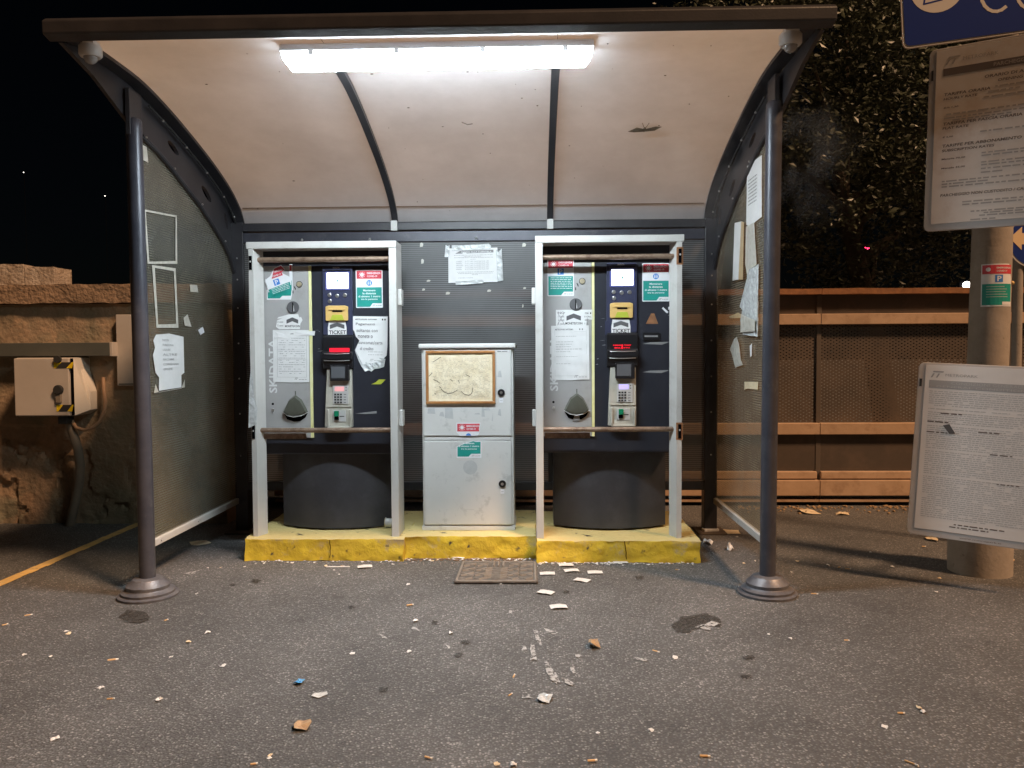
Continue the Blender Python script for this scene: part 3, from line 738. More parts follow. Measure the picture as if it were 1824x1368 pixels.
pl1 = plinth('concrete_plinth', -1.355, -.375, .66, 1.50, ZP, 'yellow painted concrete plinth under the left ticket machine', 1)
pl2 = plinth('concrete_plinth', -.373, .437, .72, 1.50, ZP + .005, 'chipped yellow concrete plinth under the white cabinet', 2, .009)
pl3 = plinth('concrete_plinth', .439, 1.425, .63, 1.50, ZP - .002, 'bright yellow flaking concrete plinth under the right ticket machine', 3, .009)
for (pl, px, yf) in ((pl1, 588, .66), (pl3, 1112, .63)):
    a = at(px, 970, yf); mb = MB(); z = ZP - .01; x = a.x
    pts = []
    while z > .005:
        pts.append((x, z)); z -= .022; x += rnd.uniform(-.004, .006)
    for i in range(len(pts) - 1):
        w = .0022
        mb.add([(pts[i][0] - w, yf - .008, pts[i][1]), (pts[i][0] + w, yf - .008, pts[i][1]), (pts[i + 1][0] + w, yf - .009, pts[i + 1][1]), (pts[i + 1][0] - w, yf - .009, pts[i + 1][1])], [(0, 3, 2, 1)])
    mb.build('crack', 'void_black', pl)

# ================================================================== TICKET MACHINES
MY = .82                                   # front plane measured on the left machine
def ml(px, py):                            # photo measurements of the left machine, as metres from its panel corner
    a = at(px, py, MY); o = at(467, 780, MY); return (a.x - o.x, a.z - o.z)
M0 = at(467, 780, MY)
def spans(a, b, c, d):                     # pixel box -> local rect
    p = ml(a, d); q = ml(c, b); return (p[0], p[1], q[0], q[1])

def machine(X0, Yf, Z0, right, lab):
    fr = frame((X0, Yf, Z0))
    t = thing('ticket_machine', (X0 + .4, Yf + .2, ZP), lab, 'ticket machine', 'parking ticket machines')
    w_all = ml(694, 600)[0]; gx = ml(551, 600)[0]; sx = ml(556, 600)[0]; top = ml(600, 440)[1]; pt = ml(600, 473)[1]
    # carcass behind the panels; bottom lip added to shade the pedestal
    MB().box(X0, X0 + w_all, Yf + .012, Yf + .45, Z0 - .105, Z0 + top).build('carcass', 'machine_dark', t, bevel=.004)
    MB().slab(fr, rect(0.006, .0, gx, pt), -.011, 0).build('coin_panel', 'machine_grey', t, bevel=.002)
    MB().slab(fr, rect(gx + .0015, -.0, sx, pt), -.011, .004).build('edge_strip', 'yellow_strip', t, bevel=.001)
    MB().slab(fr, rect(sx + .0015, .045, w_all, pt), -.011, -.001).build('display_panel', 'machine_dark', t, bevel=.002)
    # pedestal with bowed front
    mb = MB(); n = 18; xa, xb = ml(489, 850)[0], ml(691, 850)[0]; zb = ZP - Z0 + .012; vs = []
    for z in (zb, -.108):
        for i in range(n + 1):
            u = i / n * 2 - 1; vs.append(fr(xa + (xb - xa) * i / n, z, -.17 + .12 * (1 - u * u)))
        vs.append(fr(xb, z, -.4)); vs.append(fr(xa, z, -.4))
    m = n + 3; mb.add(vs, [tuple(reversed(range(m))), tuple(range(m, 2 * m))] + [(i, (i + 1) % m, m + (i + 1) % m, m + i) for i in range(m)])
    mb.build('pedestal', 'pedestal_dark', t, smooth=True)
    # screen module
    a = spans(577, 474, 628, 597)
    mod = MB().slab(fr, rrect(a[0], a[1], a[2], a[3], .008), -.001, .016).build('screen_module', 'module_dark', t, bevel=.003)
    b = spans(581, 483, 624, 517)
    MB().slab(fr, rrect(b[0], b[1], b[2], b[3], .004), .016, .0185).build('screen_rim', 'screen_rim', mod)
    b = spans(584, 486, 621.5, 514.5); sc = MB().slab(fr, rect(*b), .0186, .0195).build('screen', 'screen_lit', mod)
    mb = MB(); c = ((b[0] + b[2]) / 2, (b[1] + b[3]) / 2)
    mb.slab(fr, [(c[0] - .016, c[1] + .018), (c[0] + .018, c[1] + .018), (c[0] + .012, c[1] + .011), (c[0] - .011, c[1] + .011)], .0196, .0202); mb.build('screen_emblem', 'ink_red', sc)
    MB().slab(fr, [(c[0] - .005, c[1] + .007), (c[0] + .007, c[1] + .007), (c[0] + .005, c[1] - .012), (c[0] - .002, c[1] - .012)], .0196, .0202).build('screen_emblem', 'ink_teal', sc)
    mb = MB(); e = spans(594, 476.5, 606, 479); put_text(mb, fr, 'SKIDATA', e[0], e[1], e[2], e[3], .0172, True); mb.build('maker_lettering', 'sticker_white', mod)
    e = spans(580, 481.5, 625, 483.2); MB().slab(fr, rect(*e), .016, .026).build('screen_brow', 'black_plastic', mod)
    for (px, py) in ((588.2, 526), (601.8, 527.4), (615.6, 526.3), (588.8, 536.9)):
        q = ml(px, py); MB().disc(fr, q[0], q[1], .0125, .016, .021, 20).build('button', 'steel_bright', mod, bevel=.002)
    # amber ticket mouth
    a = spans(582, 544.5, 621.5, 572); tk = MB().slab(fr, [(a[0], a[1] + .006), (a[0] + .006, a[1]), (a[2] - .006, a[1]), (a[2], a[1] + .006), (a[2], a[3] - .006), (a[2] - .02, a[3]), (a[0] + .02, a[3]), (a[0], a[3] - .006)], .016, .030).build('ticket_mouth', 'amber_plastic', mod, bevel=.004)
    b = spans(594.5, 553, 611.5, 556); MB().slab(fr, rect(*b), .030, .0335).build('ticket_slot', 'void_black', tk)
    b = spans(590, 561, 615, 571); MB().slab(fr, [(b[0], b[1]), (b[2], b[1]), (b[2] - .012, b[3]), (b[0] + .016, b[3])], .030, .034).build('ticket_lip', 'lime_plastic', tk, bevel=.001)
    mb = MB(); b = spans(588, 550, 616, 553); mb.slab(fr, rect(*b), .030, .036); mb.build('ticket_ridge', 'amber_plastic', tk, bevel=.001)
    # black hood with red display
    a = spans(578, 597, 630, 656)
    pts = [(a[3], .018), (a[3] - .012, .030), (a[1] + .105, .034), (a[1] + .096, .060), (a[1] + .058, .062), (a[1] + .052, .040), (a[1], .036)]
    n = len(pts); mb = MB(); vs = [fr(a[0], z, h) for z, h in pts] + [fr(a[0], pts[-1][0], -.001), fr(a[0], pts[0][0], -.001)]
    vs += [fr(a[2], z, h) for z, h in pts] + [fr(a[2], pts[-1][0], -.001), fr(a[2], pts[0][0], -.001)]; n += 2
    mb.add(vs, [tuple(range(n)), tuple(reversed(range(n, 2 * n)))] + [(i, n + i, n + (i + 1) % n, (i + 1) % n) for i in range(n)])
    hood = mb.build('receipt_hood', 'black_plastic', t, bevel=.003)
    for yy in (630, 642):
        c = ml(580, yy); d = ml(628, yy); MB().tube([fr(c[0] + .004, c[1], .058), fr((c[0] + d[0]) / 2, c[1] - .003, .066), fr(d[0] - .004, c[1], .058)], .0024, 8).build('hood_edge', 'steel_bright', hood, smooth=True)
    if not right:
        b = spans(590, 620, 624.5, 628); MB().slab(fr, rect(*b), .030, .040).build('red_window', 'red_display', hood)
    else:
        b = spans(588, 618.5, 619, 626); mb = MB()
        r = random.Random(4)
        for row in (0, 1):
            y = b[1] + .003 + row * .016
            put_text(mb, fr, 'INSERIRE IL TICKET' if row else 'BIGLIETTO', b[0] + (0 if row else .008), y, b[2] - (0 if row else .008), y + .0075, .0385, True)
        mb.slab(fr, rect((b[0] + b[2]) / 2 - .003, b[1] + .001, (b[0] + b[2]) / 2 + .003, b[3] + .001), .0383, .0386)
        mb.build('red_lettering', 'red_display', hood)
    # beige card terminal
    q = [ml(584, 657), ml(628, 657), ml(630, 760), ml(581, 760)]
    trm = MB().hexa([fr(*q[3], .038), fr(*q[2], .038), fr(*q[1], .026), fr(*q[0], .026)], [fr(*q[3], -.001), fr(*q[2], -.001), fr(*q[1], -.001), fr(*q[0], -.001)]).build('card_terminal', 'beige_plastic', t, bevel=.004)
    a = spans(592, 650, 625, 678); cb = MB().slab(fr, rrect(*a, .004), .028, .060).build('display_box', 'black_plastic', trm, bevel=.003)
    a = spans(594.5, 652.5, 618.5, 673); MB().slab(fr, rect(*a), .060, .0615).build('display_glass', 'dark_glass', cb)
    a = spans(596, 686.5, 622.5, 719); kp = MB().slab(fr, rrect(*a, .002), .032, .0385).build('keypad', 'keypad_plate', trm)
    b = spans(599, 688, 615.5, 696.5); MB().slab(fr, rect(*b), .0386, .0392).build('keypad_display', 'lcd_violet' if right else 'lcd_pink', kp)
    for i in range(3):
        for j in range(4):
            q = ml(600 + i * 5, 702 + j * 4.7); MB().slab(fr, rect(q[0] - .0062, q[1] - .0050, q[0] + .0062, q[1] + .0050), .0386, .0405).build('key', 'ink_black', kp)
    for j in range(4):
        q = ml(617, 702 + j * 4.7); MB().slab(fr, rect(q[0] - .0075, q[1] - .0028, q[0] + .0075, q[1] + .0028), .0386, .0402).build('key', 'ink_grey', kp)
    for j in range(2):
        q = ml(619, 690 + j * 4.5); MB().slab(fr, rect(q[0] - .003, q[1] - .003, q[0] + .003, q[1] + .003), .0386, .0402).build('key', 'ink_black', kp)
    a = spans(583.5, 722.5, 629, 724.3); MB().slab(fr, rect(*a), .034, .0395).build('terminal_ridge', 'beige_plastic', trm)
    # recessed reader: four bevel walls round a sunk plate
    a = spans(589.5, 729, 624.5, 757)
    for (p, nm) in (((a[0] - .012, a[1] - .006, a[0], a[3] + .004), 'reader_surround'), ((a[2], a[1] - .006, a[2] + .012, a[3] + .004), 'reader_surround'), ((a[0] - .012, a[1] - .016, a[2] + .012, a[1] - .006), 'reader_surround')):
        MB().slab(fr, rect(*p), .034, .050).build(nm, 'beige_plastic', trm, bevel=.005)
    b = spans(596, 730, 618.5, 750); rd = MB().slab(fr, rect(*b), .036, .0405).build('card_reader', 'keypad_plate', trm)
    b = spans(599, 731, 607, 740.5); MB().slab(fr, rrect(*b, .004), .0405, .058).build('reader_light', 'green_plastic', rd, bevel=.002)
    b = spans(599, 740.8, 606.5, 747); MB().slab(fr, rect(*b), .0405, .048).build('card_slot', 'void_black', rd)
    b = spans(607.5, 740, 616, 741.5); MB().slab(fr, rect(*b), .0405, .0412).build('reader_mark', 'ink_black', rd)
    # coin side
    q = ml(533.3, 506.5); MB().disc(fr, q[0], q[1], .020, 0, .004, 24).build('coin_return', 'machine_dark', t); MB().disc(fr, q[0], q[1], .0165, .004, .007, 24).build('coin_button', 'brass_coin', t, bevel=.002)
    q = ml(524.8, 513); MB().slab(fr, [(q[0] - .006, q[1] + .012), (q[0] + .004, q[1] + .008), (q[0] + .009, q[1] - .008), (q[0] + .004, q[1] - .012)], 0, .002).build('coin_notch', 'ink_black', t)
    q = ml(522, 520); MB().slab(fr, [(q[0] - .003, q[1] + .010), (q[0] + .003, q[1] + .008), (q[0] + .003, q[1] - .010), (q[0] - .003, q[1] - .008)], 0, .002).build('coin_notch', 'ink_black', t)
    q = ml(522.5, 547.5); kn = MB().disc(fr, q[0], q[1], .0385, 0, .010, 32).build('coin_dial', 'arrow_grey', t, bevel=.004)
    MB().slab(fr, [(q[0] - .003, q[1] - .03), (q[0] + .003, q[1] - .03), (q[0] + .003, q[1] + .03), (q[0] - .003, q[1] + .03)], .010, .0115).build('coin_slot', 'void_black', kn)
    MB().slab(fr, [(q[0] + .004, q[1] - .027), (q[0] + .008, q[1] - .022), (q[0] + .005, q[1] + .012)], .010, .013).build('slot_guide', 'logo_silver', kn)
    # coin tray: a hood shaped like a guitar pick over a dark cup
    c = [ml(526.5, 703.5), ml(538, 712), ml(546, 727), ml(549, 734), ml(538, 740), ml(526, 742), ml(514, 739.5), ml(504.5, 734), ml(507.5, 727), ml(515, 712)]
    cen = ml(527, 728); mb = MB(); n = len(c)
    vs = [fr(p[0], p[1], .002) for p in c] + [fr(cen[0] + (p[0] - cen[0]) * .86, cen[1] + (p[1] - cen[1]) * .86, .030) for p in c] + [fr(cen[0], cen[1] - .006, .040)]
    mb.add(vs, [(i, (i + 1) % n, n + (i + 1) % n, n + i) for i in range(n)] + [(n + i, n + (i + 1) % n, 2 * n) for i in range(n)])
    tray = mb.build('coin_tray', 'olive_plastic', t, smooth=True)
    d = [ml(505, 735), ml(526, 743), ml(548.5, 735), ml(544, 744), ml(535, 750), ml(524, 751), ml(512, 747)]
    MB().slab(fr, list(reversed(d)), .0, .004).build('tray_cup', 'void_black', tray)
    if right:
        d = [ml(523, 743.5), ml(531, 743.5), ml(533, 752), ml(520, 752)]; MB().slab(fr, list(reversed(d)), .0042, .006).build('tray_flap', 'machine_grey', tray)
    e = [ml(504.5, 734.2), ml(514, 739.8), ml(526, 742.3), ml(538, 740.2), ml(549, 734.2)]
    MB().tube([fr(p[0], p[1], .012 + .022 * (1 - abs(i - 2) / 2)) for i, p in enumerate(e)], .0022, 6).build('tray_lip', 'logo_silver', tray, smooth=True)
    q = ml(526.5, 701); MB().slab(fr, rect(q[0] - .003, q[1] - .008, q[0] + .003, q[1] + .016), 0, .004).build('tray_stem', 'olive_plastic', tray)
    q = ml(486, 719.5); MB().disc(fr, q[0], q[1], .0075, -.001, .0012, 16).build('key_hole', 'void_black', t)
    q = ml(486.5, 730); MB().disc(fr, q[0], q[1], .0095, 0, .009, 16).build('lock', 'steel_bright', t, bevel=.002)
    MB().slab(fr, rect(q[0] - .004, q[1] - .022, q[0] + .004, q[1] - .006), 0, .006).build('lock_tab', 'machine_grey', t)
    # SKIDATA reading upwards along the panel
    a = ml(494, 700); b = ml(478, 604)
    lf = frame(fr(a[0], a[1], 0), (0, 0, 1), (-1, 0, 0))
    mb = MB(); put_text(mb, lf, 'SKIDATA', 0, 0, b[1] - a[1], a[0] - b[0], .0012, True); mb.build('maker_lettering', 'logo_silver', t)
    # scuffs on the dark door
    r = random.Random(11 + right)
    for i in range(9):
        x = r.uniform(sx + .01, w_all - .03) if i > 3 else r.uniform(sx + .005, sx + .06); z = r.uniform(.25, pt * .72)
        wv = r.uniform(.008, .05); hv = r.uniform(.001, .006)
        if ml(576, 0)[0] < x + wv and x < ml(632, 0)[0]: continue
        MB().slab(fr, [(x, z), (x + wv * .5, z - hv * .4), (x + wv, z + hv * .3), (x + wv * .6, z + hv)], -.001, -.0004).build('scuff', 'ink_grey', t)
    return t, fr
mA, frA = machine(M0.x, MY, M0.z, False, 'left parking ticket machine with a torn payment notice and red-lit hood')
o = at(965.5, 771.5, .82); mB, frB = machine(o.x, .82, M0.z + .005, True, 'right parking ticket machine with a blue-lit keypad and bare dark door')
print('machines', M0, o)

# ---- steel security frames
def sec_frame(X0, X1, zt, yf, mirror, lab):
    t = thing('steel_cage', ((X0 + X1) / 2, yf, ZP), lab, 'steel cage', 'steel cages round the machines')
    lw = .046; D = .20; zb = ZP - .006
    MB().box(X0, X1, yf, yf + D, zt - .042, zt).build('top_bar', 'frame_grey', t, bevel=.003)
    # plain leg (hinge side) and folded leg (lock side)
    hx, lx = ((X1 - lw, X0) if not mirror else (X0, X1 - lw))
    MB().box(hx, hx + lw, yf + .001, yf + D - .001, zb, zt - .0425).build('leg', 'frame_grey', t, bevel=.003)
    s = 1 if not mirror else -1
    ox = X0 + .012 if not mirror else X1 - .012
    q = [(ox, yf + .004), (ox + s * .030, yf + .002), (ox + s * .034, yf + .02), (ox + s * .060, yf + .09), (ox + s * .060, yf + .096), (ox + s * .028, yf + .028), (ox, yf + .016)]
    if mirror: q = list(reversed(q))
    mb = MB(); n = len(q); z0, z1 = zb, zt - .0425
    mb.add([(x, y, z0) for x, y in q] + [(x, y, z1) for x, y in q], [tuple(reversed(range(n))), tuple(range(n, 2 * n))] + [(i, (i + 1) % n, n + (i + 1) % n, n + i) for i in range(n)])
    leg = mb.build('leg', 'frame_grey', t)
    for z in (zt - .12, .80):
        if mirror: MB().box(X1 - .046, X1 - .006, yf + .0016, yf + .0036, z - .06, z + .045).build('rusted_plate', 'fence_rust', leg)
        a, b = sorted((ox + s * .004, ox + s * .022)); st = MB().box(a, b, yf - .002, yf + .0015, z - .05, z + .035).build('latch_slot', 'void_black', leg)
        MB().ball(((a + b) / 2, yf - .004, z), .006, 8).build('latch_bolt', 'steel_bright', st)
    # bent film left on the lock leg, hinges on the other
    for z in (1.62, .87):
        xh = hx + lw if not mirror else hx
        a, b = sorted((xh - s * .001, xh + s * .022)); MB().box(a, b, yf + .06, yf + .13, z - .05, z + .05).build('hinge', 'frame_grey', t, bevel=.004)
    x0, x1 = X0 + (.04 if not mirror else lw - .002), X1 - (lw - .002 if not mirror else .04)
    for px, r in ((462, .0165), (766, .0155)):
        z = at(580, px, yf + .055).z
        MB().tube([(x0, yf + .055, z), ((x0 + x1) / 2, yf + .055, z - .001), (x1, yf + .055, z)], r, 14).build('guard_tube', 'rusty_tube', t, smooth=True)
    MB().box(x0 + .01, x0 + .29, yf + .072, yf + .09, at(500, 782, yf + .07).z, at(500, 772, yf + .07).z).build('guard_plate', 'rusty_tube', t, bevel=.002)
    return t
a = at(438, 431, .70); b = at(705, 431, .70); sec_frame(a.x, b.x, a.z, .70, False, 'grey steel cage with rusty guard tubes around the left ticket machine')
a = at(953, 420, .67); b = at(1219, 420, .67); sec_frame(a.x, b.x, a.z, .67, True, 'grey steel cage with rusty guard tubes around the right ticket machine')
# torn clear film stuck on the left frame's lock leg
zf = frame(at(443, 762, .694), warp=wavy(.004, 5, 30))
sheet('plastic_film', zf, [(0, 0), (.05, .02), (.056, .12), (.036, .21), (.034, .30), (.022, .36), (.012, .30), (.008, .2)], 'film_clear', h=.003, step=.015)
tag(bpy.data.objects['plastic_film'], 'crumpled clear plastic film stuck to the left leg of the left steel frame', 'plastic film')

# ================================================================== WHITE CABINET
CY = .86
c0 = at(754, 941, CY); c1 = at(916, 941, CY); ct = at(830, 612, CY)
cab = thing('utility_cabinet', ((c0.x + c1.x) / 2, CY + .15, ZP), 'white two-door utility cabinet between the two ticket machines', 'cabinet')
x0, x1, z0, z1 = c0.x, c1.x, ZP + .004, ct.z
MB().box(x0 - .006, x1 + .006, CY - .012, CY + .32, z0, z0 + .03).build('base', 'cabinet_white', cab, bevel=.004)
MB().box(x0, x1, CY, CY + .30, z0 + .0305, z1 - .032).build('body', 'cabinet_white', cab, bevel=.006)
MB().box(x0 - .016, x1 + .016, CY - .03, CY + .33, z1 - .03, z1).build('cap', 'cabinet_white', cab, bevel=.008)
cf = frame((x0, CY, 0)); cw = x1 - x0
zu = at(830, 623, CY).z; zm = at(830, 776, CY).z; zn = at(830, 785, CY).z; zl = at(830, 934, CY).z
def cl(px, py): a = at(px, py, CY); return (a.x - x0, a.z)
du = MB().slab(cf, rect(.012, zm, cw - .014, zu), .0005, .016).build('door', 'cabinet_white', cab, bevel=.004)
MB().slab(cf, rect(.012, zl, cw - .014, zn), .0005, .016).build('door', 'cabinet_white', cab, bevel=.004)
MB().slab(cf, rect(.016, zn + .004, cw - .018, zm - .004), .0005, .009).build('middle_rail', 'cabinet_white', cab, bevel=.002)
for (px, py) in ((893, 699), (895, 861)):
    q = cl(px, py); lk = MB().disc(cf, q[0], q[1], .023, .016, .026, 24).build('lock', 'black_plastic', cab, bevel=.003)
    MB().disc(cf, q[0], q[1], .009, .026, .029, 14).build('lock_core', 'steel_bright', lk)
    MB().slab(cf, rrect(q[0] - .012, q[1] - .064, q[0] + .012, q[1] - .032, .003), .016, .019).build('lock_label', 'sticker_white', lk)
    MB().slab(cf, rect(q[0] - .009, q[1] - .050, q[0] + .009, q[1] - .048), .0191, .0194).build('label_print', 'ink_grey', lk)
q = cl(838, 832); MB().disc(cf, q[0], q[1], .045, .016, .0166, 28).build('glue_mark', 'cabinet_stain', cab)
r = random.Random(3)
for (a, b, c, d) in ((762, 726, 776, 737), (793, 726, 808, 746), (858, 722, 864, 742), (862, 726, 874, 731), (887, 728, 893, 741), (886, 660, 894, 672), (783, 733, 792, 742), (845, 735, 856, 738), (876, 735, 878, 750)):
    p = cl(a, d); q = cl(c, b)
    MB().slab(cf, [(p[0], p[1] + r.uniform(0, .01)), (q[0], p[1]), (q[0] - r.uniform(0, .01), q[1]), (p[0] + r.uniform(0, .01), q[1] - .003)], .016, .0165).build('tape_residue', 'cabinet_stain', cab)
mb = MB(); p = cl(795, 617); put_text(mb, cf, 'conchiglia', cl(826, 908)[0], cl(826, 908)[1], cl(845, 908)[0], cl(826, 905.5)[1], .0168); mb.build('maker_lettering', 'ink_light', cab)
mb = MB(); r = random.Random(9); q0 = cl(886, 627); q1 = cl(904, 627); word_row(mb, cf, q0[0], q0[1], q1[0], .006, .0168, r); mb.build('marker_scribble', 'ink_grey', cab)
# framed aged notice board hung on the upper door
p = cl(760, 719); q = cl(882, 624); t = thing('notice_board', cf((p[0] + q[0]) / 2, p[1], .017), 'blistered cream notice board in a wooden frame on the white cabinet', 'notice board')
fw = .017
for (nm, rc) in (('frame_bar', (p[0], q[1] - fw, q[0], q[1])), ('frame_bar', (p[0], p[1], q[0], p[1] + fw)), ('frame_bar', (p[0], p[1] + fw + .0004, p[0] + fw, q[1] - fw - .0004)), ('frame_bar', (q[0] - fw, p[1] + fw + .0004, q[0], q[1] - fw - .0004))):
    MB().slab(cf, rect(*rc), .0165, .034).build(nm, 'wood_frame', t, bevel=.003)
wf = frame((x0, CY, 0), warp=wavy(.0035, 8, 16))
sheet('board', wf, rect(p[0] + fw - .002, p[1] + fw - .002, q[0] - fw + .002, q[1] - fw + .002), 'aged_board', t, h=.023, step=.008)
mb = MB(); r = random.Random(5)
for i in range(30):
    y = p[1] + .035 + i * .0085
    word_row(mb, wf, p[0] + .03 + r.uniform(0, .03), y, q[0] - .03, .0013, .0246, r, fill=.55)
mb.build('faded_print', 'rusty_tube', t)
mb = MB(); b0 = (p[0], p[1])
def tear(pts, w):
    for i in range(len(pts) - 1):
        a, b = Vector(pts[i]), Vector(pts[i + 1]); d = (b - a).normalized(); nn = Vector((-d.y, d.x)) * w
        mb.slab(wf, [tuple(a - nn), tuple(b - nn), tuple(b + nn), tuple(a + nn)], .0245, .0252)
def bl(px, py): return cl(px, py)
for pts in ([(773, 676), (780, 679), (784, 682)], [(786, 692), (792, 698), (800, 701), (808, 699), (816, 694)], [(822, 697), (828, 702), (836, 704), (841, 700), (843, 690)], [(803, 675), (807, 679)], [(817, 677), (819, 682)], [(830, 667), (838, 671)], [(772, 645), (786, 636)], [(765, 670), (771, 664)], [(775, 700), (777, 702)], [(783, 688), (786, 691)]):
    tear([bl(*k) for k in pts], .0016)
mb.build('tear', 'bark', t)

# ================================================================== STICKERS AND NOTICES
def fs(fr, a, b, c, d): return rect(a, b, c, d)
def virus(mb, fr, cx, cy, r, h):
    mb.disc(fr, cx, cy, r * .55, h - .0002, h, 14)
    for k in range(10):
        a = 2 * math.pi * k / 10; u = Vector((math.cos(a), math.sin(a))); v = Vector((-u.y, u.x)) * r * .08; c = Vector((cx, cy))
        mb.slab(fr, [tuple(c + u * r * .65 - v), tuple(c + u * r - v), tuple(c + u * r + v), tuple(c + u * r * .65 + v)], h - .0002, h)
def covid(name, fr, w, h, lab, top=True, bottom=True, park=False, outline=None, cut=0.0):
    """red band, symbol, teal field; park=True carries the blue P"""
    base = outline or rrect(0, 0, w, h, .006)
    st = sheet(name, fr, base, 'sticker_white', h=.0008, step=0, origin=fr(w / 2, 0, 0), thick=.0006)
    tag(st, lab, 'sticker', 'safety stickers')
    e = .006
    if top:
        MB().slab(fr, rect(e, h * .765, w - e, h - e), .0009, .0012).build('red_band', 'ink_red', st)
        mb = MB(); virus(mb, fr, w * .23, h * .87, h * .085, .0015)
        put_text(mb, fr, 'EMERGENZA', w * .42, h * .885, w - e * 2, h * .935, .0015, True); put_text(mb, fr, 'COVID-19', w * .42, h * .805, w * .80, h * .855, .0015, True)
        mb.build('red_band_lettering', 'sticker_white', st)
        if park:
            k = h * .085; c = (w * .5, h * .665)
            MB().slab(fr, rect(c[0] - k, c[1] - k, c[0] + k, c[1] + k), .0009, .0012).build('parking_square', 'ink_blue', st)
            mb = MB(); put_text(mb, fr, 'P', c[0] - k * .5, c[1] - k * .75, c[0] + k * .6, c[1] + k * .75, .0015, True); mb.build('parking_letter', 'sticker_white', st)
        else:
            c = (w * .5, h * .655); MB().disc(fr, c[0], c[1], h * .075, .0009, .0012, 24).build('symbol_disc', 'ink_blue', st)
            mb = MB()
            for s in (-1, 1):
                mb.disc(fr, c[0] + s * h * .027, c[1] + h * .033, h * .013, .0013, .0016, 10)
                mb.slab(fr, [(c[0] + s * h * .027 - h * .014, c[1] - h * .045), (c[0] + s * h * .027 + h * .014, c[1] - h * .045), (c[0] + s * h * .027 + h * .014, c[1] + h * .018), (c[0] + s * h * .027 - h * .014, c[1] + h * .018)], .0013, .0016)
            mb.build('symbol_figures', 'sticker_white', st)
    if bottom:
        y1 = h * .54
        MB().slab(fr, [(e, e), (w * .52, e), (w * .62, h * .12), (w - e, h * .12), (w - e, y1), (e, y1)], .0009, .0012).build('teal_field', 'ink_teal', st)
        mb = MB()
        if park:
            r = random.Random(2)
            for i in range(7): word_row(mb, fr, w * .12, y1 - h * .05 - i * h * .048, w * .93, h * .014, .0015, r)
        else:
            for i, s in enumerate(('Mantenere', 'la distanza', 'di almeno 1 metro', 'tra le persone')):
                ww = (.46, .50, .82, .62)[i] * w; y = y1 - h * .105 - i * h * .079
                put_text(mb, fr, s, w * .5 - ww / 2, y, w * .5 + ww / 2, y + h * .052, .0015, True)
        mb.build('teal_lettering', 'sticker_white', st)
        mb = MB(); logo(mb, fr, w * .62, h * .04, h * .05, .0014); word_row(mb, fr, w * .74, h * .05, w * .95, h * .012, .0014, random.Random(1)); mb.build('corner_emblem', 'ink_grey', st)
    return st
def mfr(fr, px, py, h=.001, rot=0.0, warp=None):     # frame on a machine front, at a pixel measured on the left machine
    q = ml(px, py); c, s = math.cos(rot), math.sin(rot)
    return frame(fr(q[0], q[1], h), (c, 0, s), (-s, 0, c), warp)
PX = 4.983 / FPX
def mB_px(px, py): return (px - 504.3, py + 8.0)     # right machine pixels to left machine pixels (shared layout)
# distance stickers on both dark doors
covid('distance_sticker', mfr(frA, 634.5, 548.5), 48 * PX, 67.5 * PX, 'red and teal distance sticker on the left machine above the payment notice')
covid('distance_sticker', mfr(frB, 641.5 - 3, 542.5), 48 * PX, 67.5 * PX, 'red and teal distance sticker on the right machine beside the lit screen')
# parking stickers on both coin panels
w, h = 47 * PX, 63 * PX
covid('parking_sticker', mfr(frB, 473, 533, .001), w, 65 * PX, 'parking rules sticker with blue P on the right machine coin panel', park=True)
# the torn one: an upright remnant plus a peeled flap turned over it
fr_ = mfr(frA, 475.5, 534)
st = sheet('parking_sticker', fr_, [(0, 0), (w * .93, 0), (w, h * .28), (w, h), (w * .88, h), (w * .88, h * .55), (w * .3, h * .42), (0, h * .27)], 'sticker_white', h=.0008, step=0, origin=fr_(w / 2, 0, 0), thick=.0006)
tag(st, 'torn parking sticker peeling in folds on the left machine coin panel', 'sticker', 'safety stickers')
MB().slab(fr_, [(.006, .008), (w * .5, .008), (w * .6, h * .11), (w * .93, h * .11), (w - .006, h * .3), (w - .006, h * .54), (w * .88, h * .53), (w * .3, h * .42), (.006, h * .26)], .0009, .0012).build('teal_field', 'ink_teal', st)
MB().slab(fr_, rect(w * .89, h * .82, w - .006, h - .006), .0009, .0012).build('red_band', 'ink_red', st)
rot = .32; ff = mfr(frA, 479, 521, .005, rot)
fl = sheet('peeled_flap', ff, [(0, 0), (w * .92, 0), (w * .98, h * .14), (w * .94, h * .24), (w * .72, h * .40), (w * .88, h * .47), (w * .80, h * .62), (w * .5, h * .60), (w * .26, h * .42), (.004, h * .36)], 'sticker_white', st, h=.001, step=0, thick=.0008)
MB().slab(ff, [(w * .28, h * .33), (w * .74, h * .33), (w * .72, h * .41), (w * .86, h * .47), (w * .78, h * .6), (w * .5, h * .58)], .0012, .0015).build('red_band', 'ink_red', fl)
mb = MB(); put_text(mb, ff, 'COVID-19', w * .34, h * .36, w * .68, h * .41, .0018, True); put_text(mb, ff, 'EMERGENZA', w * .46, h * .46, w * .80, h * .51, .0018, True); mb.build('red_band_lettering', 'sticker_white', fl)
k = h * .085; c = (w * .42, h * .20); MB().slab(ff, rect(c[0] - k, c[1] - k, c[0] + k, c[1] + k), .0012, .0015).build('parking_square', 'ink_blue', fl)
mb = MB(); put_text(mb, ff, 'P', c[0] - k * .5, c[1] - k * .75, c[0] + k * .6, c[1] + k * .75, .0018, True); mb.build('parking_letter', 'sticker_white', fl)
MB().slab(ff, [(.01, -.03), (w * .75, -.03), (w * .9, h * .03), (w * .9, h * .09), (.004, h * .07)], .0011, .0014).build('teal_field', 'ink_teal', fl)
mb = MB(); r = random.Random(2)
for i in range(4): word_row(mb, ff, w * .14, h * .045 - i * h * .042, w * .84, h * .013, .0017, r)
mb.build('teal_lettering', 'sticker_white', fl)
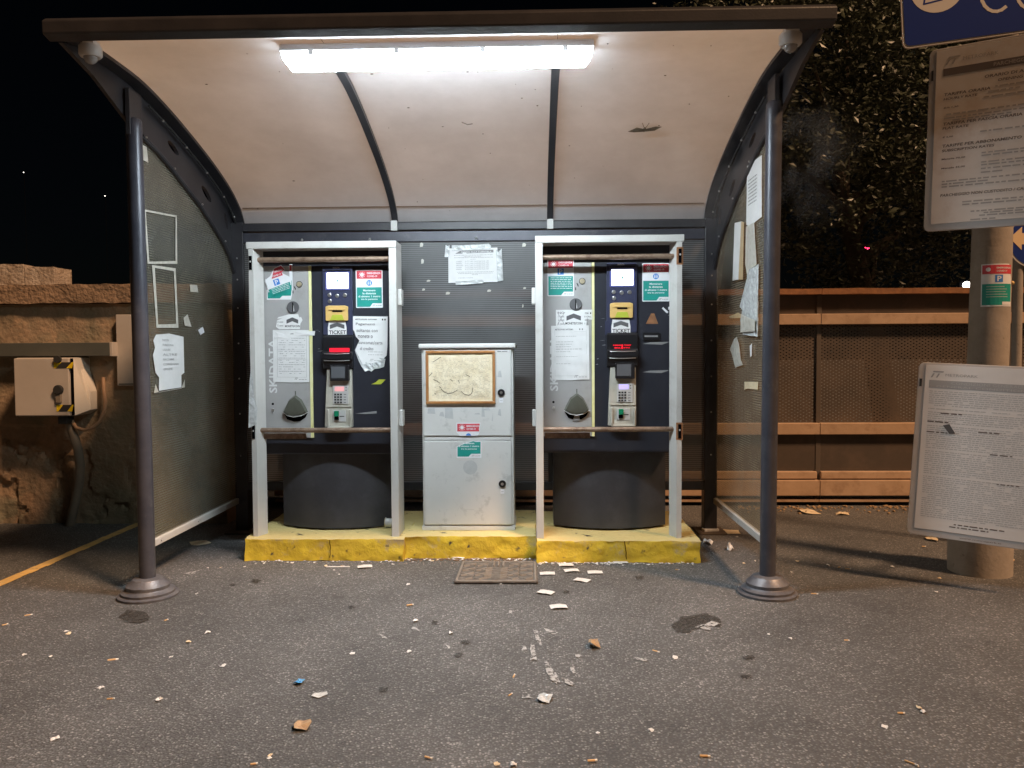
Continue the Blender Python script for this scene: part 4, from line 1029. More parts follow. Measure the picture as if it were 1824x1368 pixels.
MB().hexa([fr_(-.012, h * .52, .004), fr_(.012, h * .36, .012), fr_(.016, h * .38, .012), fr_(-.006, h * .60, .006)], [fr_(-.012, h * .52, .002), fr_(.012, h * .36, .010), fr_(.016, h * .38, .010), fr_(-.006, h * .60, .004)]).build('curled_edge', 'sticker_white', st)

# coin signs
def coin_sign(fr, lab, torn):
    W_, H_ = (48 * PX, 27 * PX) if torn else (67 * PX, 30 * PX)
    if torn: poly = [(0, .015), (W_ * .12, 0), (W_ * .9, 0), (W_ * .92, H_ * .35), (W_, H_ * .6), (W_ * .95, H_ * .8), (W_ * .88, H_ * .78), (W_ * .84, H_), (W_ * .48, H_ * .98), (W_ * .1, H_ * .8), (W_ * .05, H_ * .7), (W_ * .25, H_ * .72), (W_ * .05, H_ * .6)]
    else: poly = [(0, 0), (W_ * .80, 0), (W_ * .82, H_ * .5), (W_ * .88, H_ * .42), (W_, H_ * .40), (W_, H_), (0, H_)]
    o = sheet('coin_sign', fr, poly, 'paper_white', h=.002, step=.02, origin=fr(W_ / 2, 0, 0), thick=.0006); tag(o, lab, 'paper sign', 'coin slot signs')
    mb = MB(); chevron(mb, fr, W_ * (.62 if torn else .47), H_ * .36, W_ * (.44 if torn else .38), H_ * .16, H_ * .26, .0028)
    mb.build('chevron', 'arrow_grey', o)
    mb = MB(); put_text(mb, fr, 'MONETE/COIN', W_ * (.34 if torn else .25), H_ * .13, W_ * (.90 if torn else .70), H_ * .27, .0028, True)
    hw = W_ * (.28 if torn else .22)
    rows = ('2 cent', '5 cent') if torn else ('NO', '1 cent', '2 cent', '5 cent')
    for i, s in enumerate(rows):
        y = H_ * ((.42, .18)[i] if torn else (.76, .55, .34, .12)[i]); put_text(mb, fr, s, W_ * .06, y, hw, y + H_ * .13, .0028)
    if not torn:
        for a, b_ in (((.03, .88), (.24, .1)), ((.24, .88), (.03, .1))):
            p, q = Vector((a[0] * W_, a[1] * H_)), Vector((b_[0] * W_, b_[1] * H_)); d = (q - p).normalized(); nn = Vector((-d.y, d.x)) * .0008
            mb.slab(fr, [tuple(p - nn), tuple(q - nn), tuple(q + nn), tuple(p + nn)], .0026, .0028)
        for i in range(4): put_text(mb, fr, ('SI', '10c', '20c', '1 2')[i], W_ * .76, H_ * (.74 - .2 * i), W_ * (.84 if i > 1 else .93), H_ * (.84 - .2 * i), .0028)
    mb.build('lettering', 'ink_black', o); return o
coin_sign(mfr(frA, 492, 586.5, .002), 'torn coin sign with an arrow under the left machine coin dial', True)
coin_sign(mfr(frB, 488.5, 587, .002), 'clean coin sign with an arrow under the right machine coin dial', False)
# ticket signs
for fr0, lab, dx, dy in ((frA, 'ticket arrow sign under the left machine amber ticket slot', 0, 0), (frB, 'ticket arrow sign under the right machine amber ticket slot', -.5, 2.0)):
    f = mfr(fr0, 585.5 + dx, 596.5 + dy, .017); W_, H_ = 33.5 * PX, 24.5 * PX
    o = sheet('ticket_sign', f, [(0, 0), (W_, 0), (W_, H_ * .5), (W_ * .94, H_), (W_ * .06, H_), (0, H_ * .5)], 'paper_white', h=.001, step=0, origin=f(W_ / 2, 0, 0), thick=.0008); tag(o, lab, 'paper sign', 'ticket slot signs')
    mb = MB(); chevron(mb, f, W_ * .5, H_ * .42, W_ * .78, H_ * .18, H_ * .30, .0018); mb.build('chevron', 'arrow_grey', o)
    mb = MB(); put_text(mb, f, 'TICKET', W_ * .05, H_ * .04, W_ * .97, H_ * .32, .0018, True); mb.build('lettering', 'ink_black', o)
# A4 notices on the coin panels
def notice(fr, W_, H_, lab, seed, heading, boxed):
    o = sheet('paper_notice', fr, [(0, .004), (W_ * .5, 0), (W_, .002), (W_, H_), (0, H_)], 'paper_white', h=.003, step=.010, origin=fr(W_ / 2, 0, 0), thick=.0006)
    tag(o, lab, 'paper notice', 'notices on the machines')
    r = random.Random(seed); mb = MB()
    if boxed:
        for i in range(17):
            y = H_ * .84 - i * H_ * .042; word_row(mb, fr, W_ * .16, y, W_ * .90, H_ * .007, .0046, r, fill=.5 if i % 3 else .95)
        for rc in ((.12, .10, .125, .90), (.93, .10, .935, .90), (.12, .90, .93, .903), (.12, .10, .93, .103), (.12, .62, .93, .623), (.12, .44, .93, .443)):
            mb.slab(fr, rect(rc[0] * W_, rc[1] * H_, rc[2] * W_, rc[3] * H_), .0044, .0046)
    else:
        for i, (y, a, b_, th) in enumerate(((.80, .12, .66, .010), (.70, .12, .58, .010), (.655, .12, .55, .010), (.61, .12, .52, .010), (.565, .12, .80, .012), (.52, .12, .5, .010), (.43, .12, .70, .008), (.30, .12, .5, .009))):
            word_row(mb, fr, a * W_, y * H_, b_ * W_, th * H_, .0046, r)
        for rc in ((.09, .08, .094, .92), (.09, .08, .93, .083), (.93, .08, .934, .92), (.60, .885, .92, .888)):
            mb.slab(fr, rect(rc[0] * W_, rc[1] * H_, rc[2] * W_, rc[3] * H_), .0044, .0046)
    mb.build('small_print', 'ink_light' if not boxed else 'ink_grey', o)
    mb = MB(); put_text(mb, fr, heading, W_ * .10, H_ * .915, W_ * .58, H_ * .945, .0046, True, skew=.2)
    for k in range(2): mb.slab(fr, rect(W_ * (.74 + .07 * k), H_ * .915, W_ * (.77 + .07 * k), H_ * .945), .0044, .0046)
    logo(mb, fr, W_ * .60, H_ * .05, H_ * .05, .0046); word_row(mb, fr, W_ * .72, H_ * .055, W_ * .95, H_ * .008, .0046, r); mb.build('heading', 'ink_grey', o)
    return o
f = mfr(frA, 487, 681, .001, -.01, wavy(.0015, 3)); o = notice(f, 65 * PX, 94 * PX, 'boxed price notice taped under the torn coin sign on the left machine', 5, 'METROPARK INFORMA', True)
f2 = mfr(frA, 488, 603, .004, .02, wavy(.003, 4, 20)); s = sheet('torn_strip', f2, [(0, 0), (.10, -.004), (.16, .012), (.26, .012), (.265, .040), (.12, .044), (.01, .046), (0, .02)], 'paper_white', o, h=.003, step=.02)
f = mfr(frB, 482.5, 681.5, .001, .008, wavy(.004, 6, 12)); notice(f, 67 * PX, 97 * PX, 'creased notice taped below the clean coin sign on the right machine', 8, 'METROPARK INFORMA', False)
# torn payment notice on the left machine
W_, H_ = 63 * PX, 86 * PX
f = mfr(frA, 628, 649, .002, -.02, wavy(.002, 9, 7))
poly = [(W_ * .30, .0), (W_ * .6, .01), (W_ * .86, .03), (W_ * .98, .06), (W_, .12), (W_, H_), (.004, H_), (0, H_ * .93), (-.01, H_ * .80), (.012, H_ * .68), (.022, H_ * .58), (.044, H_ * .50), (.03, H_ * .40), (.018, H_ * .30), (.04, H_ * .16)]
o = sheet('paper_notice', f, poly, 'paper_white', h=.006, step=.007, origin=f(W_ / 2, 0, 0), thick=.0006); tag(o, 'torn payment notice hanging on the left machine dark door', 'paper notice')
mb = MB()
for i, (s, a, b_) in enumerate((('Pagamenti', .10, .64), ('soltanto con', .12, .72), ('monete o', .16, .58), ('bancomat/carta', .18, .86), ('di credito', .22, .60))):
    y = H_ * (.80 - .125 * i); put_text(mb, f, s, W_ * a, y, W_ * b_, y + H_ * .068, .0105)
put_text(mb, f, 'METROPARK INFORMA', W_ * .08, H_ * .925, W_ * .70, H_ * .95, .0105, True, skew=.2)
for k in range(2): mb.slab(f, rect(W_ * (.84 + .07 * k), H_ * .92, W_ * (.875 + .07 * k), H_ * .955), .0075, .0105)
mb.build('lettering', 'ink_black', o)
mb = MB(); r = random.Random(8)
for y in (.26, .20): word_row(mb, f, W_ * .45, H_ * y, W_ * .88, .0035, .0078, r)
logo(mb, f, W_ * .5, H_ * .07, .018, .0105); word_row(mb, f, W_ * .62, H_ * .08, W_ * .92, .003, .0078, r); mb.build('small_print', 'ink_light', o)
f3 = mfr(frA, 645, 662, .001, 0, wavy(.006, 2, 40)); sheet('torn_film', f3, [(.0, .03), (.02, 0), (.045, .008), (.06, .0), (.08, .016), (.11, .02), (.14, .03), (.15, .08), (.10, .09), (.03, .07), (-.02, .09), (-.03, .12), (-.045, .14), (-.02, .07)], 'film_clear', o, h=.005, step=.010)
# scraps on the machine doors
f = mfr(frA, 661, 684.5, .001); o = MB().slab(f, [(0, 0), (.062, .0), (.094, .030), (.05, .030), (.03, .012)], .0, .0012).build('sticker_scrap', 'lime_plastic'); tag(o, 'lime green sticker remnant on the left machine below the payment notice', 'sticker scrap')
f = mfr(frA, 633, 738, .001, .02); o = MB().slab(f, [(0, .004), (.06, 0), (.135, .003), (.135, .018), (.05, .010)], 0, .0008).build('tape_scrap', 'ink_grey'); tag(o, 'grey strip of dirty tape low on the left machine dark door', 'tape')
f = mfr(frB, 673, 563, .001); o = MB().slab(f, [(0, .03), (.008, .038), (.04, .008), (.036, 0), (.028, .002)], 0, .001).build('sticker_scrap', 'sticker_white'); tag(o, 'narrow white sticker remnant beside the distance sticker on the right machine', 'sticker scrap')
f = mfr(frB, 684, 556.5, .001); o = MB().slab(f, [(0, .0), (.02, 0), (.02, .02), (.0, .016)], 0, .001).build('sticker_scrap', 'sticker_white'); tag(o, 'small square white sticker remnant at the right edge of the right machine door', 'sticker scrap')
# card slot and worn triangle on the right machine door (parts of it)
a = spans(640.5, 597, 670, 611); MB().slab(frB, rrect(*a, .004), -.001, .010).build('card_inlet', 'black_plastic', mB, bevel=.003)
a = spans(643, 602, 666, 605); MB().slab(frB, rect(*a), .010, .012).build('inlet_slot', 'ink_grey', mB)
q = ml(656, 572); MB().slab(frB, [(q[0] - .038, q[1] - .034), (q[0] + .038, q[1] - .034), (q[0] + .014, q[1] + .03), (q[0] - .006, q[1] + .03)], -.001, .0006).build('warning_triangle', 'fence_rust', mB)
for z in (617, 667): 
    a = ml(640, z); MB().slab(frB, [(a[0], a[1]), (a[0] + .12, a[1] - .006), (a[0] + .17, a[1] + .012), (a[0] + .05, a[1] + .010)], -.001, -.0004).build('tape_residue', 'ink_grey', mB)
# clear tape around the right ticket sign and left side
f = mfr(frB, 574, 601, .017, 0, wavy(.002, 3, 40)); o = sheet('clear_tape', f, [(0, 0), (.12, .002), (.125, .05), (.09, .06), (.03, .07), (.0, .09)], 'module_dark', h=.0004, step=0); tag(o, 'wrinkled dark tape behind the ticket sign on the right machine', 'tape')

# stickers on the cabinet
def cfr(px, py, h=.0165, rot=0): q = cl(px, py); return frame(cf(q[0], q[1], h), (math.cos(rot), 0, math.sin(rot)), (-math.sin(rot), 0, math.cos(rot)))
PC = 5.02 / FPX
w, h = 43 * PC, 66 * PC
f = cfr(814, 775.5 + 42.5)
y0 = h * .645
st = sheet('distance_sticker', f, [(w * .14, y0), (w * .88, y0), (w * .98, h * .76), (w * .95, h * .82), (w, h), (0, h), (0, h * .74)], 'sticker_white', h=.0008, step=0, origin=f(w / 2, y0, 0), thick=.0006); tag(st, 'torn red upper half of a distance sticker on the cabinet upper door', 'sticker', 'safety stickers')
MB().slab(f, [(.005, h * .765), (w * .96, h * .765), (w * .93, h * .82), (w - .004, h - .006), (.005, h - .006)], .0009, .0012).build('red_band', 'ink_red', st)
mb = MB(); virus(mb, f, w * .23, h * .87, h * .085, .0015); put_text(mb, f, 'EMERGENZA', w * .42, h * .885, w * .96, h * .935, .0015, True); put_text(mb, f, 'COVID-19', w * .42, h * .805, w * .80, h * .855, .0015, True); mb.build('red_band_lettering', 'sticker_white', st)
MB().slab(f, [(w * .5 + h * .07 * math.cos(a), y0 + .001 + h * .065 * math.sin(a)) for a in [math.pi * k / 12 for k in range(13)]], .0009, .0012).build('symbol_disc', 'ink_blue', st)
f = cfr(814, 815); h2 = h * .47
st = sheet('distance_sticker', f, [(0, 0), (w * 1.03, 0), (w * 1.03, h2 * .95), (w * .9, h2 * 1.0), (w * .8, h2 * .94), (w * .7, h2), (w * .3, h2 * .82), (0, h2 * .66)], 'sticker_white', h=.0008, step=0, origin=f(w / 2, 0, 0), thick=.0006); tag(st, 'torn teal lower half of a distance sticker on the cabinet lower door', 'sticker', 'safety stickers')
MB().slab(f, [(.005, .008), (w * .5, .008), (w * .6, h2 * .24), (w - .001, h2 * .24), (w, h2 * .93), (w * .8, h2 * .92), (w * .7, h2 * .97), (w * .3, h2 * .80), (.005, h2 * .64)], .0009, .0012).build('teal_field', 'ink_teal', st)
mb = MB()
for i, (s, a, b_) in enumerate((('la distanza', .26, .74), ('di almeno 1 metro', .08, .94), ('tra le persone', .18, .84))): put_text(mb, f, s, w * a, h2 * (.80 - .17 * i), w * b_, h2 * (.90 - .17 * i), .0015, True)
mb.build('teal_lettering', 'sticker_white', st)
mb = MB(); logo(mb, f, w * .62, h2 * .07, h2 * .11, .0014); word_row(mb, f, w * .74, h2 * .10, w * .98, .003, .0014, random.Random(1)); mb.build('corner_emblem', 'ink_grey', st)

# hours notice taped to the back panel
BY = YB - .004
a = at(799, 504, BY); b_ = at(886, 442, BY); W_, H_ = b_.x - a.x, b_.z - a.z
f = frame(a, (1, 0, .01), warp=wavy(.002, 12)); o = sheet('paper_notice', f, rect(0, 0, W_, H_), 'paper_white', h=.006, step=.02, origin=f(W_ / 2, 0, 0), thick=.0006); tag(o, 'opening times notice taped to the ribbed back panel above the cabinet', 'paper notice')
mb = MB(); mb.slab(f, [(W_ * .14, H_ * .84), (W_ * .92, H_ * .86), (W_ * .92, H_ * .94), (W_ * .24, H_ * .92)], .0066, .0069); mb.build('heading_bar', 'ink_grey', o)
mb = MB(); put_text(mb, f, 'AVVISO ALLA CLIENTELA', W_ * .26, H_ * .865, W_ * .88, H_ * .91, .0073, True); mb.build('heading', 'paper_white', o)
mb = MB(); r = random.Random(12)
for y, x0_, x1_ in ((.79, .12, .90), (.755, .32, .68), (.72, .12, .92), (.67, .44, .56), (.30, .18, .92), (.26, .20, .92), (.22, .48, .60), (.13, .20, .50)): word_row(mb, f, W_ * x0_, H_ * y, W_ * x1_, H_ * .010, .0071, r)
for i, d in enumerate(('LUNEDI', 'MARTEDI', 'MERCOLEDI', 'GIOVEDI', 'VENERDI')):
    y = H_ * (.60 - .057 * i); put_text(mb, f, d, W_ * .16, y, W_ * (.27 + .03 * (i == 2)), y + H_ * .030, .0071); put_text(mb, f, '%d OTTOBRE DALLE 08.00 ALLE 13.00' % (26 + i), W_ * .34, y, W_ * .82, y + H_ * .030, .0071)
mb.build('lettering', 'ink_grey', o)
for i, (px, py, w, h, rot, sd) in enumerate(((805, 447, 70, 10, .03, 1), (886, 501, 11, 58, .04, 2), (812, 508, 50, 7, .05, 3), (792, 458, 8, 22, -.1, 4))):
    p_ = at(px, py, BY); f = frame(p_, (math.cos(rot), 0, math.sin(rot)), (-math.sin(rot), 0, math.cos(rot)), wavy(.004, sd, 35)); W2, H2 = w * PC * 1.1, h * PC * 1.1
    sheet('tape_strip', f, [(0, 0), (W2 * .3, -.002), (W2, .002), (W2 * 1.02, H2 * .6), (W2 * .96, H2), (W2 * .4, H2 * .9), (0, H2)], 'film_clear', o, h=.0095, step=.008)
# tape residues on the back panel
TR = [(748, 440, 7, 9, 'tape scrap high on the back panel left of the opening times notice, uppermost there'), (750, 470, 6, 10, 'tall tape scrap on the back panel level with the opening times notice'), (930, 440, 8, 8, 'tape scrap high on the back panel close to the right cage'), (794, 525, 9, 6, 'tape scrap just below the left corner of the opening times notice'),
      (760, 502, 8, 4, 'flat tape scrap on the back panel left of the notice lower edge'), (868, 520, 8, 5, 'tape scrap just below the right corner of the opening times notice'), (932, 515, 6, 4, 'small flat tape scrap on the back panel near the right cage, middle one'), (930, 548, 3, 7, 'thin upright tape scrap on the back panel near the right cage'), (752, 518, 6, 5, 'lowest tape scrap on the back panel beside the left cage')]
for i, (px, py, w, h, lab) in enumerate(TR):
    p_ = at(px, py, BY); f = frame(p_, warp=wavy(.002, i, 60)); W2, H2 = w * PC, h * PC
    o = sheet('tape_residue', f, [(0, 0), (W2 * .8, .002), (W2, H2 * .7), (W2 * .5, H2), (.002, H2 * .8)], 'tape_dirty', h=.003, step=0, thick=.0005); tag(o, lab, 'tape', 'tape scraps on the back panel')

# ---- notices and tape on the side panels
XL = -XS + .004
def sfr(px, py, X, side_, warp=None, h=0.0):           # frame on a side panel; s runs away from the camera (left) or towards it (right)
    p_ = atx(px, py, X)
    return frame(p_, (0, 1, 0) if side_ < 0 else (0, -1, 0), (0, 0, 1), warp)
def side_poly(name, pix, X, side_, m, lab=None, cat=None, group=None, warp=None, h=.004, step=.02, parent=None):
    o0 = atx(pix[0][0], pix[0][1], X); e = (0, 1, 0) if side_ < 0 else (0, -1, 0)
    fr = frame(o0, e, (0, 0, 1), warp); poly = []
    for (x, y) in pix:
        p_ = atx(x, y, X); d = p_ - o0; poly.append((d.dot(Vector(e)), d.z))
    o = sheet(name, fr, poly, m, parent, h=h, step=step, thick=.0006)
    if lab: tag(o, lab, cat, group)
    return o, fr, poly
o, fr, poly = side_poly('paper_notice', [(282, 696), (322, 690), (322, 668), (327, 664), (326, 600), (300, 594), (276, 596), (272, 606), (275, 620), (271, 632), (276, 664), (282, 672)], XL, -1, 'paper_white', 'ragged white notice taped inside the left side panel', 'paper notice', warp=wavy(.004, 21, 10))
xs = [p_[0] for p_ in poly]; ys = [p_[1] for p_ in poly]; ax, bx, ay, by = min(xs), max(xs), min(ys), max(ys); w_, h_ = bx - ax, by - ay
mb = MB()
for i, (s, a, b_) in enumerate((('NON', .30, .50), ('FUNZIONA', .30, .66), ('USARE', .30, .55), ('ALTRE', .30, .75), ('MACCHINE', .30, .65), ('CONSEGNA', .30, .80), ('GRAZIE', .30, .58))):
    y = ay + h_ * (.86 - .085 * i); put_text(mb, fr, s, ax + w_ * a, y, ax + w_ * b_, y + h_ * .038, .0056)
mb.build('lettering', 'ink_grey', o)
for i, (pix, lab) in enumerate(([[(248, 255), (260, 262), (263, 290), (248, 282)], 'pale square tape patch at the top of the left side panel'],)):
    side_poly('tape_patch', pix, XL, -1, 'tape_dirty', lab, 'tape')
def tape_frame(outer, inner, X, s_, lab):
    o0 = None; t = thing('tape_outline', atx(outer[3][0], outer[3][1], X), lab, 'tape')
    for i in range(4):
        j = (i + 1) % 4; pix = [outer[i], outer[j], inner[j], inner[i]]
        e = (0, 1, 0) if s_ < 0 else (0, -1, 0); c = atx(*pix[0], X); fr = frame(c, e, (0, 0, 1))
        pl = []
        for (x, y) in pix:
            d = atx(x, y, X) - c; pl.append((d.dot(Vector(e)), d.z))
        mb = MB(); mb.slab(fr, pl, .002, .0028); mb.build('tape_strip', 'tape_dirty', t)
    return t
tape_frame([(256, 373), (314, 384), (315, 470), (262, 470)], [(259, 377), (312, 387), (312, 465), (265, 466)], XL, -1, 'empty upper rectangle of old tape on the left side panel')
tape_frame([(270, 472), (312, 478), (317, 584), (278, 584)], [(275, 477), (309, 483), (313, 577), (281, 578)], XL, -1, 'empty lower rectangle of old tape above the ragged notice on the left panel')
side_poly('tape_patch', [(337, 507), (350, 508), (352, 521), (338, 520)], XL, -1, 'tape_dirty', 'small square tape patch right of the tape rectangles on the left panel', 'tape')
side_poly('tape_patch', [(326, 566), (333, 560), (340, 582), (328, 580)], XL, -1, 'tape_dirty', 'triangular tape scrap beside the lower tape rectangle on the left panel', 'tape')
side_poly('tape_patch', [(273, 700), (328, 690), (328, 676), (322, 692), (282, 699), (276, 684)], XL, -1, 'tape_dirty', 'dirty tape edge under the ragged notice on the left panel', 'tape')
side_poly('tape_patch', [(352, 588), (360, 582), (363, 592), (356, 597)], XL, -1, 'sticker_white', 'crumpled bright sticker remnant near the middle of the left panel', 'tape', warp=wavy(.004, 3, 50))
XRt = XS - .004
o, fr, poly = side_poly('paper_notice', [(1358, 276), (1332, 296), (1331, 400), (1336, 404), (1358, 386)], XRt, 1, 'paper_white', 'white notice high on the right side panel beside the post', 'paper notice', warp=wavy(.003, 31, 10))
mb = MB(); r = random.Random(13); xs = [p_[0] for p_ in poly]; ax, bx = min(xs), max(xs)
yy = [p_[1] for p_ in poly]; ay, by = min(yy), max(yy)
for i in range(8): word_row(mb, fr, ax + (bx - ax) * .12, by - (by - ay) * (.27 + .055 * i), ax + (bx - ax) * .7, .006, .0056, r)
mb.build('lettering', 'ink_grey', o)
side_poly('folded_paper', [(1312, 397), (1325, 394), (1322, 470), (1320, 498), (1308, 500)], XRt, 1, 'paper_white', 'folded white paper tucked on the right side panel', 'paper', warp=wavy(.004, 32, 12), h=.012)
side_poly('cardboard_strip', [(1325, 394), (1330, 396), (1328, 498), (1320, 498)], XRt, 1, 'tape_brown', 'brown cardboard edge beside the folded paper on the right panel', 'cardboard', h=.016)
o, fr, poly = side_poly('plastic_sleeve', [(1338, 480), (1354, 470), (1354, 600), (1328, 596), (1322, 570), (1326, 552), (1321, 546), (1328, 520)], XRt, 1, 'film_clear', 'torn clear plastic sleeve hanging on the right side panel', 'plastic sleeve', warp=wavy(.010, 33, 22), h=.012, step=.015)
side_poly('tape_strip', [(1303, 564), (1320, 557), (1330, 562), (1330, 566), (1306, 567)], XRt, 1, 'tape_brown', parent=o, h=.018)
side_poly('tape_strip', [(1326, 560), (1352, 570), (1352, 590), (1326, 592)], XRt, 1, 'tape_dirty', parent=o, h=.022, warp=wavy(.004, 35, 30))
side_poly('tape_scrap', [(1310, 604), (1316, 600), (1320, 612), (1322, 640), (1326, 650), (1312, 655), (1308, 632), (1304, 622)], XRt, 1, 'tape_dirty', 'long curling tape scrap below the plastic sleeve on the right panel', 'tape', warp=wavy(.006, 36, 25), h=.01)
side_poly('tape_scrap', [(1328, 680), (1352, 680), (1352, 694), (1334, 692), (1327, 694)], XRt, 1, 'paper_cream', 'short cream tape scrap lowest on the right panel', 'tape', warp=wavy(.004, 37, 25), h=.006)
side_poly('tape_scrap', [(1337, 616), (1341, 612), (1341, 634), (1338, 636)], XRt, 1, 'sticker_white', 'narrow white tape scrap beside the post on the right panel', 'tape', h=.006)
side_poly('tape_patch', [(1330, 404), (1345, 396), (1350, 470), (1334, 500), (1329, 470)], XRt, 1, 'tape_dirty', 'dull tape patch between the white notice and the plastic sleeve', 'tape', warp=wavy(.004, 39, 20), h=.006)

# ================================================================== DOOR MAT
a, b_, c, d = atz(812, 1042), atz(960, 1040), atz(950, 1003), atz(820, 1006)
t = thing('door_mat', ((a.x + b_.x) / 2, (a.y + c.y) / 2, 0), 'worn brown rubber mat with moulded ridges before the white cabinet', 'mat')
mx0, mx1, my0, my1 = -.02, .445, .17, .60
mf = frame((mx0, my0, .0), (1, 0, 0), (0, 1, 0)); MW, MH = mx1 - mx0, my1 - my0
MB().slab(mf, [(0, 0), (MW, .004), (MW - .004, MH - .008), (.006, MH)], .005, .017).build('backing', 'rubber_mat', t, bevel=.003)
def ridge(pts, w=.012, h=.009):
    vs = []; P_ = [Vector(p_) for p_ in pts]
    for i, p_ in enumerate(P_):
        d_ = (P_[min(i + 1, len(P_) - 1)] - P_[max(i - 1, 0)]).normalized(); nn = Vector((-d_.y, d_.x)) * w / 2
        vs += [mf(*(p_ - nn), .0168), mf(*(p_ + nn), .0168), mf(*(p_ + nn * .5), .0168 + h), mf(*(p_ - nn * .5), .0168 + h)]
    m = len(P_); fs_ = [(0, 1, 2, 3), tuple(4 * (m - 1) + k for k in (3, 2, 1, 0))]
    for i in range(m - 1):
        q = 4 * i
        for k in range(4): fs_.append((q + k, q + 4 + k, q + 4 + (k + 1) % 4, q + (k + 1) % 4))
    MB().add(vs, fs_).build('ridge', 'mat_ridge', t)
for rr in range(7):
    y = .05 + rr * .05
    for s in (0, 1):
        for (u0, u1) in ((.03, .10), (.11, .17)):
            x0_, x1_ = (u0, u1) if s == 0 else (MW - u0, MW - u1)
            ridge([(x0_, y), ((x0_ + x1_) / 2, y + (.022 if rr % 2 else -.018)), (x1_, y + .006)])
for k in range(3): ridge([(MW / 2 - .028 + k * .028, .30), (MW / 2 - .028 + k * .028, .40)], .013)
for k in range(5): ridge([(MW / 2 - .07, .05 + k * .048), (MW / 2 - .03, .07 + k * .048), (MW / 2 + .02, .05 + k * .048), (MW / 2 + .065, .072 + k * .048)])
for pts in ([(.012, .012), (MW - .012, .014)], [(MW - .014, .02), (MW - .018, MH - .02)], [(.014, .02), (.018, MH - .02)], [(.02, MH - .014), (MW - .02, MH - .02)]): ridge(pts, .012, .004)

# ================================================================== LEFT WALL AND ITS FITTINGS
WY = 1.72
wt = at(100, 508, WY).z; wc = at(100, 542, WY).z; xe = -1.88
wall = thing('boundary_wall', (-4.2, WY + .15, 0), 'old plastered boundary wall with a rough stone coping left of the shelter', 'wall')
mb = MB(); nx, nz = 260, 70; xa, xb = -6.2, xe
vs = []
for j in range(nz + 1):
    for i in range(nx + 1):
        x = xa + (xb - xa) * i / nx; z = wc * j / nz
        k = noise.noise(Vector((x * 2.2, z * 2.2, 0))) * .018 + noise.noise(Vector((x * 7, z * 7, 4))) * .008
        if z < .62: k -= .02 * max(0, noise.noise(Vector((x * 4, z * 5, 9))) + .15)
        pt = noise.noise(Vector((x * 3.1 + 5, z * 3.6, 2.2))) + .35 * noise.noise(Vector((x * 11, z * 11, 6)))
        if z < .75 and pt > .12: k += .022 + .012 * noise.noise(Vector((x * 16, z * 16, 1)))
        vs.append((x, WY + k, z))
mb.add(vs, [(j * (nx + 1) + i, j * (nx + 1) + i + 1, (j + 1) * (nx + 1) + i + 1, (j + 1) * (nx + 1) + i) for j in range(nz) for i in range(nx)])
mb.add([(xb, WY, 0), (xb, WY + .3, 0), (xb, WY + .3, wc), (xb, WY, wc)], [(0, 1, 2, 3)])
mb.add([(xa, WY + .3, 0), (xb, WY + .3, 0), (xb, WY + .3, wc), (xa, WY + .3, wc)], [(3, 2, 1, 0)])
mb.build('plaster_face', 'plaster_old', wall, smooth=True)
def rough_block(name, m, par, x0, x1, y0, y1, z0, z1, seed, amp=.01, step=.035, lab=None, cat=None):
    mb = MB()
    def grid(f, a, b):
        a, b = max(1, a), max(1, b); vs = [f(i / a, j / b) for j in range(b + 1) for i in range(a + 1)]
        mb.add(vs, [(j * (a + 1) + i, j * (a + 1) + i + 1, (j + 1) * (a + 1) + i + 1, (j + 1) * (a + 1) + i) for j in range(b) for i in range(a)])
    L = lambda a, b, t_: a + (b - a) * t_
    nx, ny, nz = int((x1 - x0) / step) + 1, int((y1 - y0) / step) + 1, int((z1 - z0) / step) + 1
    grid(lambda u, v: (L(x0, x1, u), y0, L(z0, z1, v)), nx, nz); grid(lambda u, v: (L(x1, x0, u), y1, L(z0, z1, v)), nx, nz)
    grid(lambda u, v: (L(x0, x1, u), L(y0, y1, v), z1), nx, ny); grid(lambda u, v: (L(x0, x1, u), L(y1, y0, v), z0), nx, ny)
    grid(lambda u, v: (x1, L(y0, y1, u), L(z0, z1, v)), ny, nz); grid(lambda u, v: (x0, L(y1, y0, u), L(z0, z1, v)), ny, nz)
    mb.v = [p_ + noise.noise_vector(Vector((p_.x * 6 + seed, p_.y * 6, p_.z * 9))) * amp + noise.noise_vector(Vector((p_.x * 19 + seed, p_.y * 19, p_.z * 22))) * amp * .6 for p_ in mb.v]
    o = mb.build(name, m, par, smooth=True)
    if lab: tag(o, lab, cat)
    return o
rough_block('coping_slab', 'coping_stone', wall, -6.2, xe + .03, WY - .055, WY + .36, wc + .004, wt, 2, .010, .022)
a = at(0, 474, WY); b_ = at(40, 474, WY); c = at(93, 478, WY)
rough_block('stone_block', 'block_stone', None, a.x - .35, b_.x - .004, WY + .01, WY + .24, wt + .004, at(20, 471, WY).z, 5, .004, lab='pale stone block on the wall at the photo edge', cat='stone block')
rough_block('stone_block', 'block_stone', None, b_.x + .004, c.x, WY + .02, WY + .25, wt + .004, at(60, 475, WY).z, 6, .004, lab='pale stone block on the wall nearer the shelter', cat='stone block')
# cable tray
TY = WY - .12
a = at(0, 635, TY); b_ = at(200, 610, TY)
t = thing('cable_tray', ((a.x + b_.x) / 2 - 1, WY - .06, a.z), 'dark grey steel cable tray running along the plaster wall', 'cable tray')
MB().box(a.x - 2.2, b_.x - .022, TY, WY + .012, a.z, b_.z).build('channel', 'tray_metal', t, bevel=.003)
MB().box(b_.x - .021, b_.x, TY - .003, WY + .012, a.z - .003, b_.z + .003).build('end_cap', 'box_plastic', t, bevel=.003)
